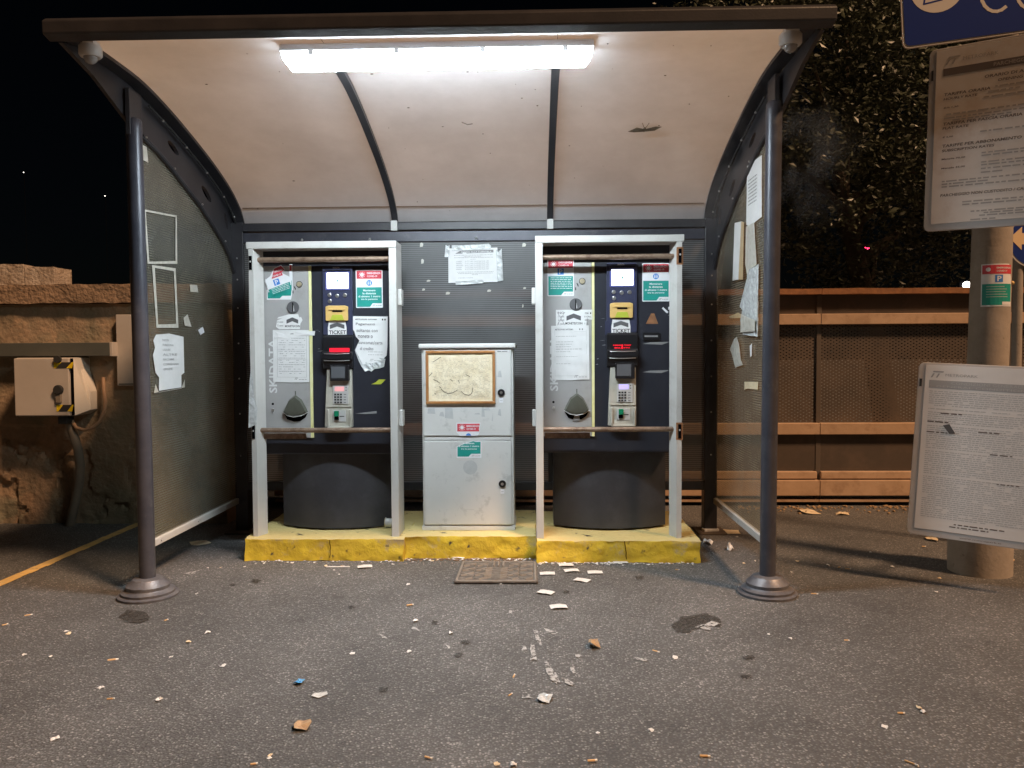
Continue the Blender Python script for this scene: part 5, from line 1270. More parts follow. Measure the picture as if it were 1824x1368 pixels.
# electrical box
EY = WY - .26
a = at(26, 742, EY); b_ = at(122, 637, EY); c = at(154, 690, EY + .12)
t = thing('electrical_box', ((a.x + b_.x) / 2, WY - .1, a.z), 'grey electrical box with hazard tape under the cable tray', 'electrical box')
MB().box(a.x, b_.x, EY + .02, WY + .01, a.z, b_.z).build('body', 'box_plastic', t, bevel=.012)
MB().box(a.x + .004, b_.x - .002, EY, EY + .019, a.z + .004, b_.z - .004).build('lid', 'box_plastic', t, bevel=.006)
x2 = c.x; MB().add([(b_.x + .004, EY + .05, a.z), (x2, EY + .17, a.z + .035), (x2, EY + .17, a.z + .17), (x2 - .06, EY + .15, b_.z - .06), (b_.x + .004, EY + .05, b_.z),
          (b_.x + .004, WY, a.z), (x2, WY, a.z + .035), (x2, WY, a.z + .17), (x2 - .06, WY, b_.z - .06), (b_.x + .004, WY, b_.z)],
         [(0, 1, 2, 3, 4), (9, 8, 7, 6, 5), (0, 5, 6, 1), (1, 6, 7, 2), (2, 7, 8, 3), (3, 8, 9, 4), (4, 9, 5, 0)]).build('side_cover', 'box_plastic_lit', t, bevel=.005)
MB().box(b_.x - .0015, b_.x + .0035, EY + .022, EY + .06, a.z + .006, b_.z - .006).build('lid_gap', 'void_black', t)
f = frame((0, EY, 0))
for (px0, py0, px1, py1) in ((96, 656, 131, 645), (101, 733, 131, 721)):
    p_ = at(px0, py0, EY); q = at(px1, py1, EY); st = MB().slab(f, [(p_.x, p_.z), (q.x - .012, p_.z), (q.x, q.z), (p_.x, q.z)], .0, .0015).build('hazard_tape', 'hazard_yellow', t)
    w_ = q.x - p_.x; MB().slab(f, [(p_.x + w_ * .1, p_.z), (p_.x + w_ * .62, p_.z), (p_.x + w_ * .92, q.z), (p_.x + w_ * .4, q.z)], .0016, .0022).build('hazard_stripe', 'ink_black', st)
q = at(106, 694, EY); lk = MB().disc(f, q.x, q.z, .034, .0, .028, 18).build('latch', 'black_rubber', t, bevel=.006); MB().slab(f, rrect(q.x - .022, q.z - .095, q.x + .018, q.z - .02, .008), 0, .018).build('latch_handle', 'conduit', lk, bevel=.004)
q = at(104, 640, EY); MB().disc(f, q.x, q.z, .026, 0, .02, 14).build('gland', 'black_rubber', t)
q = at(122, 746, EY + .08); MB().box(q.x - .05, q.x + .02, EY + .03, EY + .12, q.z - .035, q.z + .02).build('cable_gland', 'black_rubber', t, bevel=.006)
# hose and conduit
HP = [(128, 750), (136, 762), (150, 766), (165, 762), (178, 750), (187, 730), (188, 714), (185, 695), (184, 672)]
HY = [WY - .16, WY - .16, WY - .15, WY - .13, WY - .11, WY - .09, WY - .07, WY - .05, WY - .03]
o = MB().tube([at(x, y, Y) for (x, y), Y in zip(HP, HY)], .013, 10).build('hose', 'hose_tan', smooth=True); tag(o, 'curved tan hose looping from the electrical box to the wall', 'hose')
CP = [(124, 752), (131, 775), (139, 800), (143, 830), (141, 860), (134, 895), (126, 930), (122, 945)]
o = MB().tube([at(x, y, WY - .14 + .012 * i) for i, (x, y) in enumerate(CP)], .032, 12).build('conduit_pipe', 'conduit', smooth=True); tag(o, 'bent grey conduit running down the wall from the electrical box', 'pipe')
a = at(209, 687, WY - .05); b_ = at(252, 560, WY - .05)
t = thing('wall_plate', ((a.x + b_.x) / 2, WY - .02, a.z), 'tall grey metal plate on the wall behind the left post', 'plate')
MB().box(a.x, b_.x, WY - .05, WY + .015, a.z, b_.z).build('cover', 'box_plastic', t, bevel=.004)
MB().box(a.x + .012, b_.x - .012, WY - .053, WY - .0505, a.z + .008, a.z + .016).build('lower_lip', 'tray_metal', t)

# ================================================================== FENCE ON THE RIGHT
FY = 2.45
def fz(py): return at(1500, py, FY).z
fen = thing('metal_fence', (3.2, FY, 0), 'rust-brown metal fence with perforated panels behind the shelter', 'fence')
FX0, FX1 = -1.75, 7.6
joint = at(1458, 700, FY).x
js = [joint + k * 1.55 for k in range(-4, 5)]
js = [j for j in js if FX0 < j < FX1]; cuts = [FX0] + js + [FX1]
for i in range(len(cuts) - 1):
    a, b_ = cuts[i] + .016, cuts[i + 1] - .016
    rough_block('cap_rail', 'fence_rust', fen, a - .015, b_ + .015, FY - .06, FY + .06, fz(524.5), fz(514.5), i, .003, .06)
    MB().box(a, b_, FY + .012, FY + .022, fz(558.5), fz(525)).build('upper_plate', 'fence_panel', fen, bevel=.002)
    MB().box(a - .014, b_ + .014, FY - .045, FY + .03, fz(578), fz(559)).build('rail', 'fence_rail', fen, bevel=.004)
    MB().add([(a, FY + .015, fz(752)), (b_, FY + .015, fz(752)), (b_, FY + .015, fz(578.5)), (a, FY + .015, fz(578.5))], [(0, 1, 2, 3)]).build('perforated_panel', 'perforated_steel', fen)
    MB().box(a - .014, b_ + .014, FY - .045, FY + .03, fz(773), fz(753)).build('rail', 'fence_rail', fen, bevel=.004)
    MB().box(a, b_, FY + .005, FY + .018, fz(838), fz(774)).build('kick_plate', 'fence_panel', fen, bevel=.003)
    MB().box(a, b_, FY - .03, FY + .018, fz(852), fz(839)).build('kick_lip', 'fence_rail', fen, bevel=.006)
    MB().box(a - .014, b_ + .014, FY - .055, FY + .03, fz(881), fz(854)).build('rail', 'fence_rail', fen, bevel=.004)
    MB().box(a - .014, b_ + .014, FY - .035, FY + .02, fz(893), fz(888)).build('rail', 'fence_rail', fen, bevel=.003)
for j in js:
    MB().box(j - .02, j + .02, FY + .0, FY + .06, 0, fz(525)).build('post', 'fence_post', fen, bevel=.003)

# ================================================================== SIGN POLE, BOARDS AND SIGNS
PXc, PYc = 2.905, .46
bw = at(1797, 1000, PYc).x - at(1693, 1000, PYc).x
PXc = (at(1797, 1000, PYc).x + at(1693, 1000, PYc).x) / 2
tx = (at(1731, 620, PYc).x + at(1790, 620, PYc).x) / 2; tx2 = (at(1735, 440, PYc).x + at(1796, 440, PYc).x) / 2
pole = thing('sign_pole', (PXc, PYc, 0), 'grey concrete sign pole on a thick round base right of the shelter', 'pole')
MB().lathe((PXc, PYc, 0), [(bw * .5, 0), (bw * .5, .30), (bw * .47, .42), (.11, .46)], 32).build('base', 'concrete_pole', pole, smooth=True)
MB().tube([(PXc, PYc, .42), (tx, PYc, 1.28), (tx2 + .004, PYc, 1.9), (tx2 + .02, PYc, 3.4)], [.108, .104, .102, .098], 24).build('shaft', 'concrete_pole', pole, smooth=True)
def board(name, tl, bl_, tr, br, Yl, Yr, lab, cat, wreal, paper, m_frame='board_frame'):
    """rigid board fitted to its left edge and to where its top and bottom edges leave the photograph"""
    TL, BL = at(*tl, Yl), at(*bl_, Yl); TR, BR = at(*tr, Yr), at(*br, Yr)
    ex = ((TR - TL).normalized() + (BR - BL).normalized()).normalized(); ey = ((TL - BL)).normalized(); ey = (ey - ex * ex.dot(ey)).normalized()
    hgt = (TL - BL).length; f = frame(BL, ex, ey)
    t = thing(name, f(wreal / 2, 0, 0), lab, cat)
    MB().slab(f, rrect(0, 0, wreal, hgt, .03, 5), -.018, 0).build('panel', m_frame, t, bevel=.003)
    e = .035
    if paper: MB().slab(f, rect(e, e * 1.1, wreal - e, hgt - e * .35), .0, .0025).build('poster', paper, t)
    for s in (-.07, .07): MB().box(f(wreal * .5, 0, 0).x - .0, f(wreal * .5, 0, 0).x + .02, 0, 0, 0, 0) if False else None
    return t, f, wreal, hgt
t, f, bw_, bh = board('price_board', (1657, 90), (1645, 413), (1824, 62), (1824, 398), .26, .02, 'car park tariff board in a grey frame fixed high on the pole', 'information board', .70, 'board_paper')
mb = MB(); x0_ = .06
mb.slab(f, rect(x0_ + .01, bh * .845, bw_ - .045, bh * .885), .0028, .0034); mb.build('heading_bar', 'board_bar', t)
mb = MB(); put_text(mb, f, 'PARCHEGGIO STAZIONE', .30, bh * .855, bw_ - .10, bh * .875, .004, True); mb.build('bar_lettering', 'board_line', t)
mb = MB(); logo(mb, f, x0_ + .02, bh * .905, .05, .0036); put_text(mb, f, 'METROPARK', x0_ + .10, bh * .915, x0_ + .26, bh * .935, .0036); mb.build('emblem', 'board_line', t)
mb = MB()
for (s, x, y, hh, w_) in (('ORARIO DI APERTURA: 24 ORE', .26, .80, .020, .40), ('OPENING TIME: 24 HOURS', .32, .772, .018, .30), ('TARIFFA ORARIA', .075, .735, .020, .215), ('HOURLY RATE', .075, .712, .016, .155),
                         ('€/h 1,30', .075, .665, .013, .07), ('TARIFFA PER FASCIA ORARIA', .075, .575, .020, .36), ('FLAT RATE', .075, .553, .016, .12), ('€ 5,00', .075, .505, .013, .05),
                         ('TARIFFE PER ABBONAMENTO', .075, .455, .020, .36), ('SUBSCRIPTION RATES', .075, .430, .017, .24), ('Mensile 70,00', .075, .385, .013, .11), ('Mensile 35,00', .075, .335, .013, .11),
                         ('PARCHEGGIO NON CUSTODITO / CAR PARK UNATTENDED', .075, .185, .019, .60)):
    put_text(mb, f, s, x, bh * y, x + w_, bh * (y + hh * .8), .0036, True, skew=.15)
mb.build('lettering', 'board_ink', t)
mb = MB(); r = random.Random(31)
for y, xa_, xb_ in ((.745, .31, .52), (.722, .28, .42), (.695, .26, .64), (.63, .09, .64), (.61, .08, .64), (.595, .12, .40), (.515, .25, .62), (.40, .26, .52), (.385, .26, .46), (.35, .26, .60), (.335, .26, .50), (.315, .26, .62), (.295, .26, .36), (.265, .08, .64), (.25, .08, .30), (.235, .08, .64), (.145, .18, .60), (.13, .18, .58), (.09, .22, .60), (.078, .28, .54), (.065, .26, .5), (.045, .22, .34)):
    word_row(mb, f, xa_, bh * y, xb_, bh * .0075, .0034, r)
mb.build('small_print', 'board_line', t)
mb = MB(); mb.slab(f, rect(.012, bh * .83, .022, bh * .885), .0, .002); mb.build('edge_mark', 'ink_black', t)
for zz in (.25, .75):
    pc = f(bw_ * .42, bh * zz, -.02); MB().tube([pc, Vector((tx2, PYc - .08, pc.z))], .018, 8).build('bracket', 'board_frame', t)
t, f, bw_, bh = board('regulation_board', (1643, 645), (1615, 950), (1824, 652), (1824, 980), .22, -.02, 'dense car park rules board hanging tilted low on the pole', 'information board', .66, 'board_paper_low')
mb = MB(); mb.slab(f, rect(.055, bh * .855, bw_ - .04, bh * .90), .0028, .0034); mb.build('heading_bar', 'board_bar_low', t)
mb = MB(); put_text(mb, f, 'CONDIZIONI GENERALI', .16, bh * .88, .48, bh * .895, .004); put_text(mb, f, 'GENERAL CONDITIONS', .09, bh * .86, .52, bh * .872, .004); mb.build('bar_lettering', 'board_line_low', t)
mb = MB(); logo(mb, f, .06, bh * .915, .045, .0036); put_text(mb, f, 'METROPARK', .13, bh * .925, .28, bh * .94, .0036); mb.build('emblem', 'board_bar_low', t)
mb = MB(); r = random.Random(33)
y = .835
while y > .11:
    word_row(mb, f, .06, bh * y, bw_ - .05, bh * .0040, .0032, r, fill=.93); y -= .0115 if r.random() > .12 else .02
mb.build('small_print', 'board_line_low', t)
mb = MB(); word_row(mb, f, .22, bh * .085, .45, bh * .006, .0032, r); word_row(mb, f, .20, bh * .07, .38, bh * .006, .0032, r)
for (xa_, y) in ((.06, .66), (.30, .62), (.06, .60), (.36, .50), (.40, .34), (.12, .71)): word_row(mb, f, xa_, bh * y, xa_ + .10, bh * .0065, .0034, r)
mb.build('bold_print', 'board_bar', t)
MB().slab(f, [(.135, bh * .645), (.165, bh * .655), (.195, bh * .605), (.168, bh * .60)], .0028, .006).build('torn_corner', 'arrow_grey', t)
mb = MB(); put_text(mb, f, 'www.metropark.it', .25, .010, .44, .020, .0006); mb.build('footer', 'board_ink', t)
mb = MB(); mb.slab(f, rect(.008, bh * .86, .02, bh * .905), .0, .002); mb.build('edge_mark', 'ink_black', t)
for zz in (.3, .7):
    pc = f(bw_ * .36, bh * zz, -.02); MB().tube([pc, Vector((tx - .0, PYc - .08, pc.z))], .018, 8).build('bracket', 'board_frame', t)
# big blue sign, only its lower edge in the photograph
YS = .34
c0_ = at(1608, 88, YS); c1_ = at(1824, 58, YS - .12); ex = (c1_ - c0_).normalized(); f = frame(c0_, ex, Vector((0, 0, 1)) - ex * ex.z)
t = thing('blue_sign', f(.4, 0, 0), 'large blue road sign with a white round symbol at the top right', 'road sign')
MB().slab(f, rrect(0, 0, .95, .70, .035, 5), -.012, 0).build('border', 'sign_white', t, bevel=.002)
MB().slab(f, rrect(.013, .013, .937, .687, .028, 5), .0004, .003).build('face', 'sign_blue', t)
MB().disc(f, .185, .305, .135, .0032, .004, 36).build('symbol_disc', 'sign_white', t)
mb = MB()
def stroke(pts, w, h):
    for i in range(len(pts) - 1):
        a_, b2 = Vector(pts[i]), Vector(pts[i + 1]); d_ = (b2 - a_).normalized(); nn = Vector((-d_.y, d_.x)) * w / 2; a_ -= d_ * w * .3; b2 += d_ * w * .3
        mb.slab(f, [tuple(a_ - nn), tuple(b2 - nn), tuple(b2 + nn), tuple(a_ + nn)], h - .0004, h + i * .00002)
stroke([(.13, .30), (.115, .225), (.205, .235), (.225, .30), (.20, .36), (.14, .35), (.13, .30)], .009, .0045)
for x in (.237, .258): mb.disc(f, x, .242, .011, .0041, .0046, 12)
mb.build('symbol_outline', 'sign_blue', t)
mb = MB(); arc = lambda cx, cy, rx, ry, a0, a1, n: [(cx + rx * math.cos(a0 + (a1 - a0) * k / n), cy + ry * math.sin(a0 + (a1 - a0) * k / n)) for k in range(n + 1)]
stroke(arc(.47, .235, .075, .105, 1.2, 5.3, 14), .017, .0038); stroke(arc(.62, .225, .055, .10, math.pi, 2 * math.pi, 10), .017, .0038); stroke([(.565, .225), (.565, .36)], .017, .0038); stroke([(.675, .225), (.675, .36)], .017, .0038)
mb.build('lettering', 'sign_white', t)
for x in (.42, .62):
    pc = f(x, .10, -.012); MB().tube([pc, Vector((tx2 + .02, PYc - .09, pc.z))], .016, 8).build('bracket', 'board_frame', t)
# round blue arrow sign further back
AY = .95
q = at(1845, 428, AY); f = frame(q, (1, 0, 0), (0, 0, 1)); rr_ = at(1845, 428, AY).z - at(1845, 474, AY).z
t = thing('arrow_sign', (q.x, AY, 0), 'round blue sign with a pale arrow pointing left behind the pole', 'road sign')
MB().disc(f, 0, 0, rr_ + .012, -.008, 0, 40).build('border', 'sign_white', t); MB().disc(f, 0, 0, rr_, .0004, .003, 40).build('face', 'sign_blue', t)
MB().slab(f, [(-rr_ * 1.02, .015), (-rr_ * .55, -.06), (-rr_ * .55, -.025), (rr_ * .7, -.025), (rr_ * .7, .045), (-rr_ * .55, .045), (-rr_ * .55, .085)], .0032, .005).build('arrow', 'sign_arrow', t)
px_ = at(1812, 540, AY + .04).x; MB().tube([(px_, AY + .04, 0), (px_, AY + .04, q.z + rr_)], .030, 16).build('post', 'concrete_pole', t, smooth=True)
# sticker bent round the pole
pa = at(1738, 546, PYc - .1); hS = at(1738, 470, PYc - .1).z - pa.z; wS = .178; rP = .1035; cx_, cy_ = (tx + tx2) / 2, PYc
def fr_pole(s, t_, h=0.0):
    a_ = (s - wS * .5) / rP - .08; rad = rP + .0012 + h
    return Vector((cx_ + math.sin(a_) * rad, cy_ - math.cos(a_) * rad, pa.z + t_))
def curved_rect(mb, x0_, y0_, x1_, y1_, h, n=8):
    vs = []
    for i in range(n + 1):
        s = x0_ + (x1_ - x0_) * i / n; vs += [fr_pole(s, y0_, h), fr_pole(s, y1_, h)]
    mb.add(vs, [(2 * i, 2 * i + 2, 2 * i + 3, 2 * i + 1) for i in range(n)]); return mb
st = curved_rect(MB(), 0, 0, wS, hS, .0).build('parking_sticker', 'sticker_white', smooth=True); tag(st, 'parking rules sticker with blue P wrapped round the concrete pole', 'sticker', 'safety stickers')
curved_rect(MB(), .006, hS * .765, wS - .006, hS - .006, .0008).build('red_band', 'ink_red', st); curved_rect(MB(), .006, .008, wS - .006, hS * .53, .0008).build('teal_field', 'ink_teal', st)
mb = MB(); k = hS * .085; curved_rect(mb, wS * .5 - k, hS * .57, wS * .5 + k, hS * .57 + 2 * k, .0008, 4); mb.build('parking_square', 'ink_blue', st)
mb = MB(); put_text(mb, fr_pole, 'P', wS * .5 - k * .5, hS * .59, wS * .5 + k * .6, hS * .715, .0012, True); put_text(mb, fr_pole, 'EMERGENZA', wS * .42, hS * .885, wS * .93, hS * .925, .0014, True); put_text(mb, fr_pole, 'COVID-19', wS * .42, hS * .81, wS * .75, hS * .85, .0014, True)
mb.disc(fr_pole, wS * .2, hS * .87, hS * .05, .0010, .0014, 12)
curved_rect(mb, wS * .6, .008, wS - .006, hS * .11, .0012); mb.build('lettering', 'sticker_white', st)
mb = MB(); r = random.Random(3)
for i in range(5): curved_rect(mb, wS * .15, hS * (.46 - .06 * i), wS * r.uniform(.6, .9), hS * (.472 - .06 * i), .0013)
mb.build('small_print', 'film_clear', st)
q = fr_pole(wS + .02, hS * .56, .002); o = MB().ball(q, .012, 10).build('pole_bolt', 'amber_plastic', pole, smooth=True)

# ================================================================== TREES
def leafy(name, base, crown, count, size, seed, lab, trunk_r=.16):
    r = random.Random(seed); t = thing(name, base, lab, 'tree', 'trees behind the fence')
    bx_, by_, bz_ = base; zc = sum(c[2] for c in crown) / len(crown)
    mb = MB(); top = Vector((crown[0][0], crown[0][1], zc))
    mb.tube([base, Vector(base).lerp(top, .35) + Vector((.05, .03, 0)), Vector(base).lerp(top, .7), top], [trunk_r, trunk_r * .8, trunk_r * .6, trunk_r * .3], 10)
    for c in crown:
        s = Vector(base).lerp(top, r.uniform(.4, .8)); e = Vector(c[:3]); m = s.lerp(e, .5) + Vector((0, 0, .15))
        mb.tube([s, m, e], [trunk_r * .4, trunk_r * .25, trunk_r * .08], 7)
    mb.build('trunk', 'bark', t, smooth=True)
    V = []; F = []
    tot = sum(c[3] ** 2 for c in crown)
    for c in crown:
        n = int(count * c[3] ** 2 / tot); clumps = max(8, n // 110)
        for k in range(clumps):
            while True:
                d = Vector((r.uniform(-1, 1), r.uniform(-1, 1), r.uniform(-1, 1)))
                if .35 < d.length < 1: break
            d = d.normalized() * (d.length ** .5); cc = Vector(c[:3]) + Vector((d.x * c[3], d.y * c[3], d.z * c[3] * .85)); cr = r.uniform(.10, .26) * min(1.0, c[3])
            for q in range(n // clumps):
                p_ = cc + Vector((r.gauss(0, cr), r.gauss(0, cr), r.gauss(0, cr * .8)))
                a_ = Vector((r.gauss(0, 1), r.gauss(0, 1), r.gauss(0, .6))).normalized(); u = a_.cross(Vector((r.gauss(0, 1), r.gauss(0, 1), r.gauss(0, 1)))).normalized()
                L_ = size * r.uniform(.5, 1.5); wv = u * L_ * .26; k0 = len(V); nn = a_.cross(u) * L_ * .06
                V += [p_ - a_ * L_ * .5, p_ + wv + nn, p_ + a_ * L_ * .5, p_ - wv + nn]; F.append((k0, k0 + 1, k0 + 2, k0 + 3))
    mb = MB(); mb.add(V, F); mb.build('crown', 'leaf_dark', t)
    return t
leafy('evergreen_tree', (4.6, 5.2, 0), [(3.6, 4.6, 3.0, .95), (4.6, 4.4, 3.7, 1.15), (3.3, 4.2, 4.2, 1.0), (5.4, 4.8, 3.0, 1.0), (5.9, 4.4, 4.2, 1.2), (2.9, 5.0, 3.4, .8), (4.3, 5.0, 2.5, .8), (6.2, 5.6, 3.6, 1.2), (3.9, 4.9, 4.9, 1.1), (4.9, 5.0, 5.0, 1.2)], 62000, .062, 5, 'large dark evergreen tree rising beyond the fence right of the shelter')
leafy('evergreen_tree', (2.4, 6.5, 0), [(3.0, 5.6, 4.75, .7), (2.3, 6.0, 4.95, .6), (2.9, 5.8, 5.4, .9)], 7000, .062, 6, 'dark tree top glimpsed over the right end of the shelter roof')

# ---- far lamps
def far_lamp(px, py, Y, r_, m, lab, name='distant_lamp'):
    p_ = at(px, py, Y); t = thing(name, (p_.x, p_.y, 0), lab, 'lamp')
    MB().tube([(p_.x, p_.y + .06, 0), (p_.x, p_.y + .06, p_.z + .05)], .012, 6).build('post', 'void_black', t)
    MB().ball(p_, r_, 12).build('bulb', m, t, smooth=True)
    MB().box(p_.x - r_ * 1.3, p_.x + r_ * 1.3, p_.y + r_ * 1.1, p_.y + r_ * 1.5, p_.z - r_ * 1.3, p_.z + r_ * 1.3).build('backplate', 'void_black', t)
far_lamp(1545, 440, 14, .055, 'lamp_red', 'small red light glowing in the dark above the fence')
far_lamp(1722, 508, 12, .075, 'lamp_white_far', 'bright white light low beyond the fence beside the sign pole')
far_lamp(42, 307, 45, .030, 'lamp_dim_far', 'tiny white light in the dark at the far left')
far_lamp(187, 349, 45, .034, 'lamp_dim_far', 'tiny white light in the dark left of the shelter arch')

# ================================================================== LITTER
# cigarette ends
bm_ = MB(); bm_.tube([(-.014, 0, .0042), (.010, 0, .0042)], .0042, 8); bm_.cur = 1; bm_.tube([(.0102, 0, .0042), (.018, .001, .0042)], .0040, 8)
butt = bm_.build('cigarette_end', ['butt_filter', 'butt_paper'], origin=(0, 0, 0), smooth=False)
BUT = [(50, 1096, 40, 'cigarette end at the left edge, uppermost of the two there'), (8, 1113, 60, 'cigarette end cut by the left photo edge'), (200, 1176, 20, 'cigarette end on the asphalt below and left of the left post'), (197, 1245, 12, 'cigarette end left foreground, straight below another one'),
       (452, 1363, 15, 'cigarette end at the bottom photo edge left of centre'), (763, 1352, -25, 'slanted cigarette end at the bottom photo edge nearest the centre'), (1054, 1358, 8, 'thick cigarette end at the bottom photo edge right of centre'), (1255, 1350, -2, 'level cigarette end at the bottom photo edge, second from the right'), (1623, 1360, -50, 'steeply slanted cigarette end at the bottom right photo edge'),
       (1604, 1272, -4, 'level cigarette end alone in the right foreground'), (1508, 1141, -3, 'orange cigarette end on bare asphalt right of the right post'), (1450, 1058, -8, 'cigarette end just right of the right post base'), (1168, 1160, -40, 'cigarette end right of the curled dry leaf'), (730, 1080, 30, 'cigarette end on the asphalt left of the mat'),
       (1206, 1015, -8, 'cigarette end in front of the right plinth near its right end'), (610, 1010, -5, 'cigarette end beside the white stick by the left plinth'), (1494, 1011, 30, 'cigarette end in shade between right post and pole, left of a pair'), (1645, 975, -5, 'cigarette end near the concrete pole base'), (296, 1105, 70, 'cigarette end just below the left post base'),
       (914, 1205, 80, 'upright-lying cigarette end left of the white paint scuffs'), (908, 1238, 60, 'cigarette end below the white paint scuffs on their left'), (1510, 1014, -10, 'cigarette end in shade between right post and pole, right of a pair'), (1805, 1000, 50, 'cigarette end at the right photo edge behind the pole base'), (1196, 1004, -30, 'cigarette end touching the right plinth near its right end')]
first = True
for (x, y, a_, lab) in BUT:
    o = butt if first else butt.copy()
    if not first: COL.objects.link(o)
    first = False; p_ = atz(x, y); o.location = (p_.x, p_.y, .004); o.rotation_euler = (rnd.uniform(0, 6), 0, RAD(a_)); k = rnd.uniform(.72, 1.08); o.scale = (k * rnd.uniform(.85, 1.25), k, k * rnd.uniform(.6, 1))
    tag(o, lab, 'cigarette end', 'dropped cigarette ends')
# tickets (curled cards)
def ticket(cx_, cy_, w_, l_, rot, curl, name, m, lab, cat, grp=None, seed=0):
    r = random.Random(seed); mb = MB(); n = 6; vs = []; c, s = math.cos(rot), math.sin(rot)
    for j in range(3):
        for i in range(n + 1):
            u = (i / n - .5) * l_; v = (j / 2 - .5) * w_; z = .006 + curl * (1 - (2 * i / n - 1) ** 2) + r.uniform(0, .002)
            vs.append((cx_ + u * c - v * s, cy_ + u * s + v * c, z))
    mb.add(vs, [(j * (n + 1) + i, j * (n + 1) + i + 1, (j + 1) * (n + 1) + i + 1, (j + 1) * (n + 1) + i) for j in range(2) for i in range(n)])
    o = mb.build(name, m); tag(o, lab, cat, grp)
    if name == 'paper_ticket':
        mb = MB()
        for k in range(3):
            v = (-.25 + .22 * k) * w_
            for q in range(4):
                u0 = (-.32 + .16 * q) * l_; u1 = u0 + .11 * l_
                pts = [(u0, v), (u1, v), (u1, v + .03 * w_), (u0, v + .03 * w_)]
                mb.add([(cx_ + a_ * c - b2 * s, cy_ + a_ * s + b2 * c, .0085 + curl * (1 - (2 * a_ / l_) ** 2) + .0015) for a_, b2 in pts], [(0, 1, 2, 3)])
        mb.build('print', 'ink_light', o)
    return o
TK = [(650, 1011, 15, .010, 'paper ticket lying alone in front of the left plinth'), (995, 1083, 8, .016, 'curled paper ticket lying farthest out on the asphalt below the mat'), (972, 1057, -25, .010, 'paper ticket lying just off the corner of the mat'),
      (1037, 1035, -30, .004, 'tilted paper ticket between the ticket pair and the curled one'), (1060, 1021, 2, .004, 'square-lying paper ticket rightmost of the ticket scatter'), (1018, 1018, 10, .012, 'folded paper ticket lying across another before the right plinth'),
      (1008, 1008, 5, .010, 'paper ticket against the foot of the right plinth'), (975, 1023, 3, .003, 'dirty paper ticket touching the right edge of the mat'), (817, 994, -15, .010, 'bluish paper ticket at the top left corner of the mat'), (1105, 1003, 8, .006, 'grey paper ticket against the right plinth near its crack')]
for i, (x, y, a_, cu, lab) in enumerate(TK):
    p_ = atz(x, y); ticket(p_.x, p_.y, .058, .086, RAD(a_), cu * .28, 'paper_ticket', 'paper_litter', lab, 'ticket', 'dropped tickets', i)
# crumpled scraps
def scrap(x, y, w_, m, lab, cat, seed, high=.02, name='paper_scrap', grp=None, stretch=1.0):
    p_ = atz(x, y); r = random.Random(seed); W2 = w_ * 4.2 / FPX; n = 9
    vs = [p_ + Vector((0, 0, high * .6))]; rim = []
    a0 = r.uniform(0, 6)
    for k in range(n):
        a_ = a0 + 2 * math.pi * k / n; d = W2 * .5 * r.uniform(.55, 1.1); rim.append(p_ + Vector((math.cos(a_) * d, math.sin(a_) * d * 1.3 * stretch, r.uniform(.002, high * 1.2))))
    mid = [p_.lerp(q, .5) + Vector((0, 0, r.uniform(.2, 1.0) * high)) for q in rim]
    mb = MB(); mb.add(vs + mid + rim, [(0, 1 + k, 1 + (k + 1) % n) for k in range(n)] + [(1 + k, 1 + n + k, 1 + n + (k + 1) % n, 1 + (k + 1) % n) for k in range(n)])
    o = mb.build(name, m); tag(o, lab, cat, grp); return o
scrap(535, 1298, 24, 'leaf_dry', 'crumpled dry brown leaf on the asphalt in the near left foreground', 'leaf', 1, .02, 'dry_leaf')
scrap(1057, 1152, 22, 'leaf_dry', 'curled dry leaf on the asphalt right of the white paint scuffs', 'leaf', 2, .03, 'dry_leaf')
scrap(533, 1218, 16, 'plastic_blue', 'small bright blue plastic scrap on the asphalt', 'plastic scrap', 3, .014, 'plastic_scrap')
scrap(569, 1239, 20, 'film_clear', 'grey plastic sliver beside the blue plastic scrap', 'plastic scrap', 4, .006, 'plastic_scrap')
scrap(970, 1244, 24, 'film_clear', 'crushed clear plastic bit below the white paint scuffs', 'plastic scrap', 5, .012, 'plastic_scrap')
scrap(1261, 969, 26, 'paper_litter', 'torn white cardboard scrap beside the right end of the right plinth', 'paper scrap', 6, .03)
scrap(1300, 980, 18, 'paper_litter', 'bent white paper scrap standing between plinth and right post', 'paper scrap', 7, .04)
scrap(1440, 913, 70, 'paper_cream', 'large flattened yellowish cardboard piece at the foot of the fence', 'cardboard', 8, .02, 'cardboard_piece', stretch=.8)
scrap(1500, 916, 40, 'paper_cream', 'cream paper litter along the foot of the fence right of the cardboard', 'paper scrap', 9, .015)
scrap(1660, 962, 36, 'paper_cream', 'cream paper scrap beside the concrete pole base', 'paper scrap', 10, .015)
scrap(1300, 948, 60, 'paper_cream', 'brownish flattened paper behind the right post', 'paper scrap', 11, .006, stretch=.7)
scrap(355, 968, 60, 'paper_cream', 'flattened brown cardboard under the left side panel', 'cardboard', 12, .006, 'cardboard_piece', stretch=.7)
p_ = atz(1265, 948); o = MB().box(p_.x - .055, p_.x + .055, p_.y - .03, p_.y + .03, .004, .028).build('cigarette_packet', 'paper_litter', bevel=.004); o.rotation_euler = (0, 0, .2); tag(o, 'crushed white cigarette packet beside the back column', 'packet')
fr = frame((p_.x - .05, p_.y - .02, .0295), (1, 0, 0), (0, 1, 0)); 
p_ = atz(602, 1011); o = MB().tube([(p_.x - .07, p_.y, .004), (p_.x + .07, p_.y + .005, .004)], .004, 6).build('drinking_straw', 'paper_litter'); tag(o, 'thin white stick lying in front of the left plinth', 'stick')
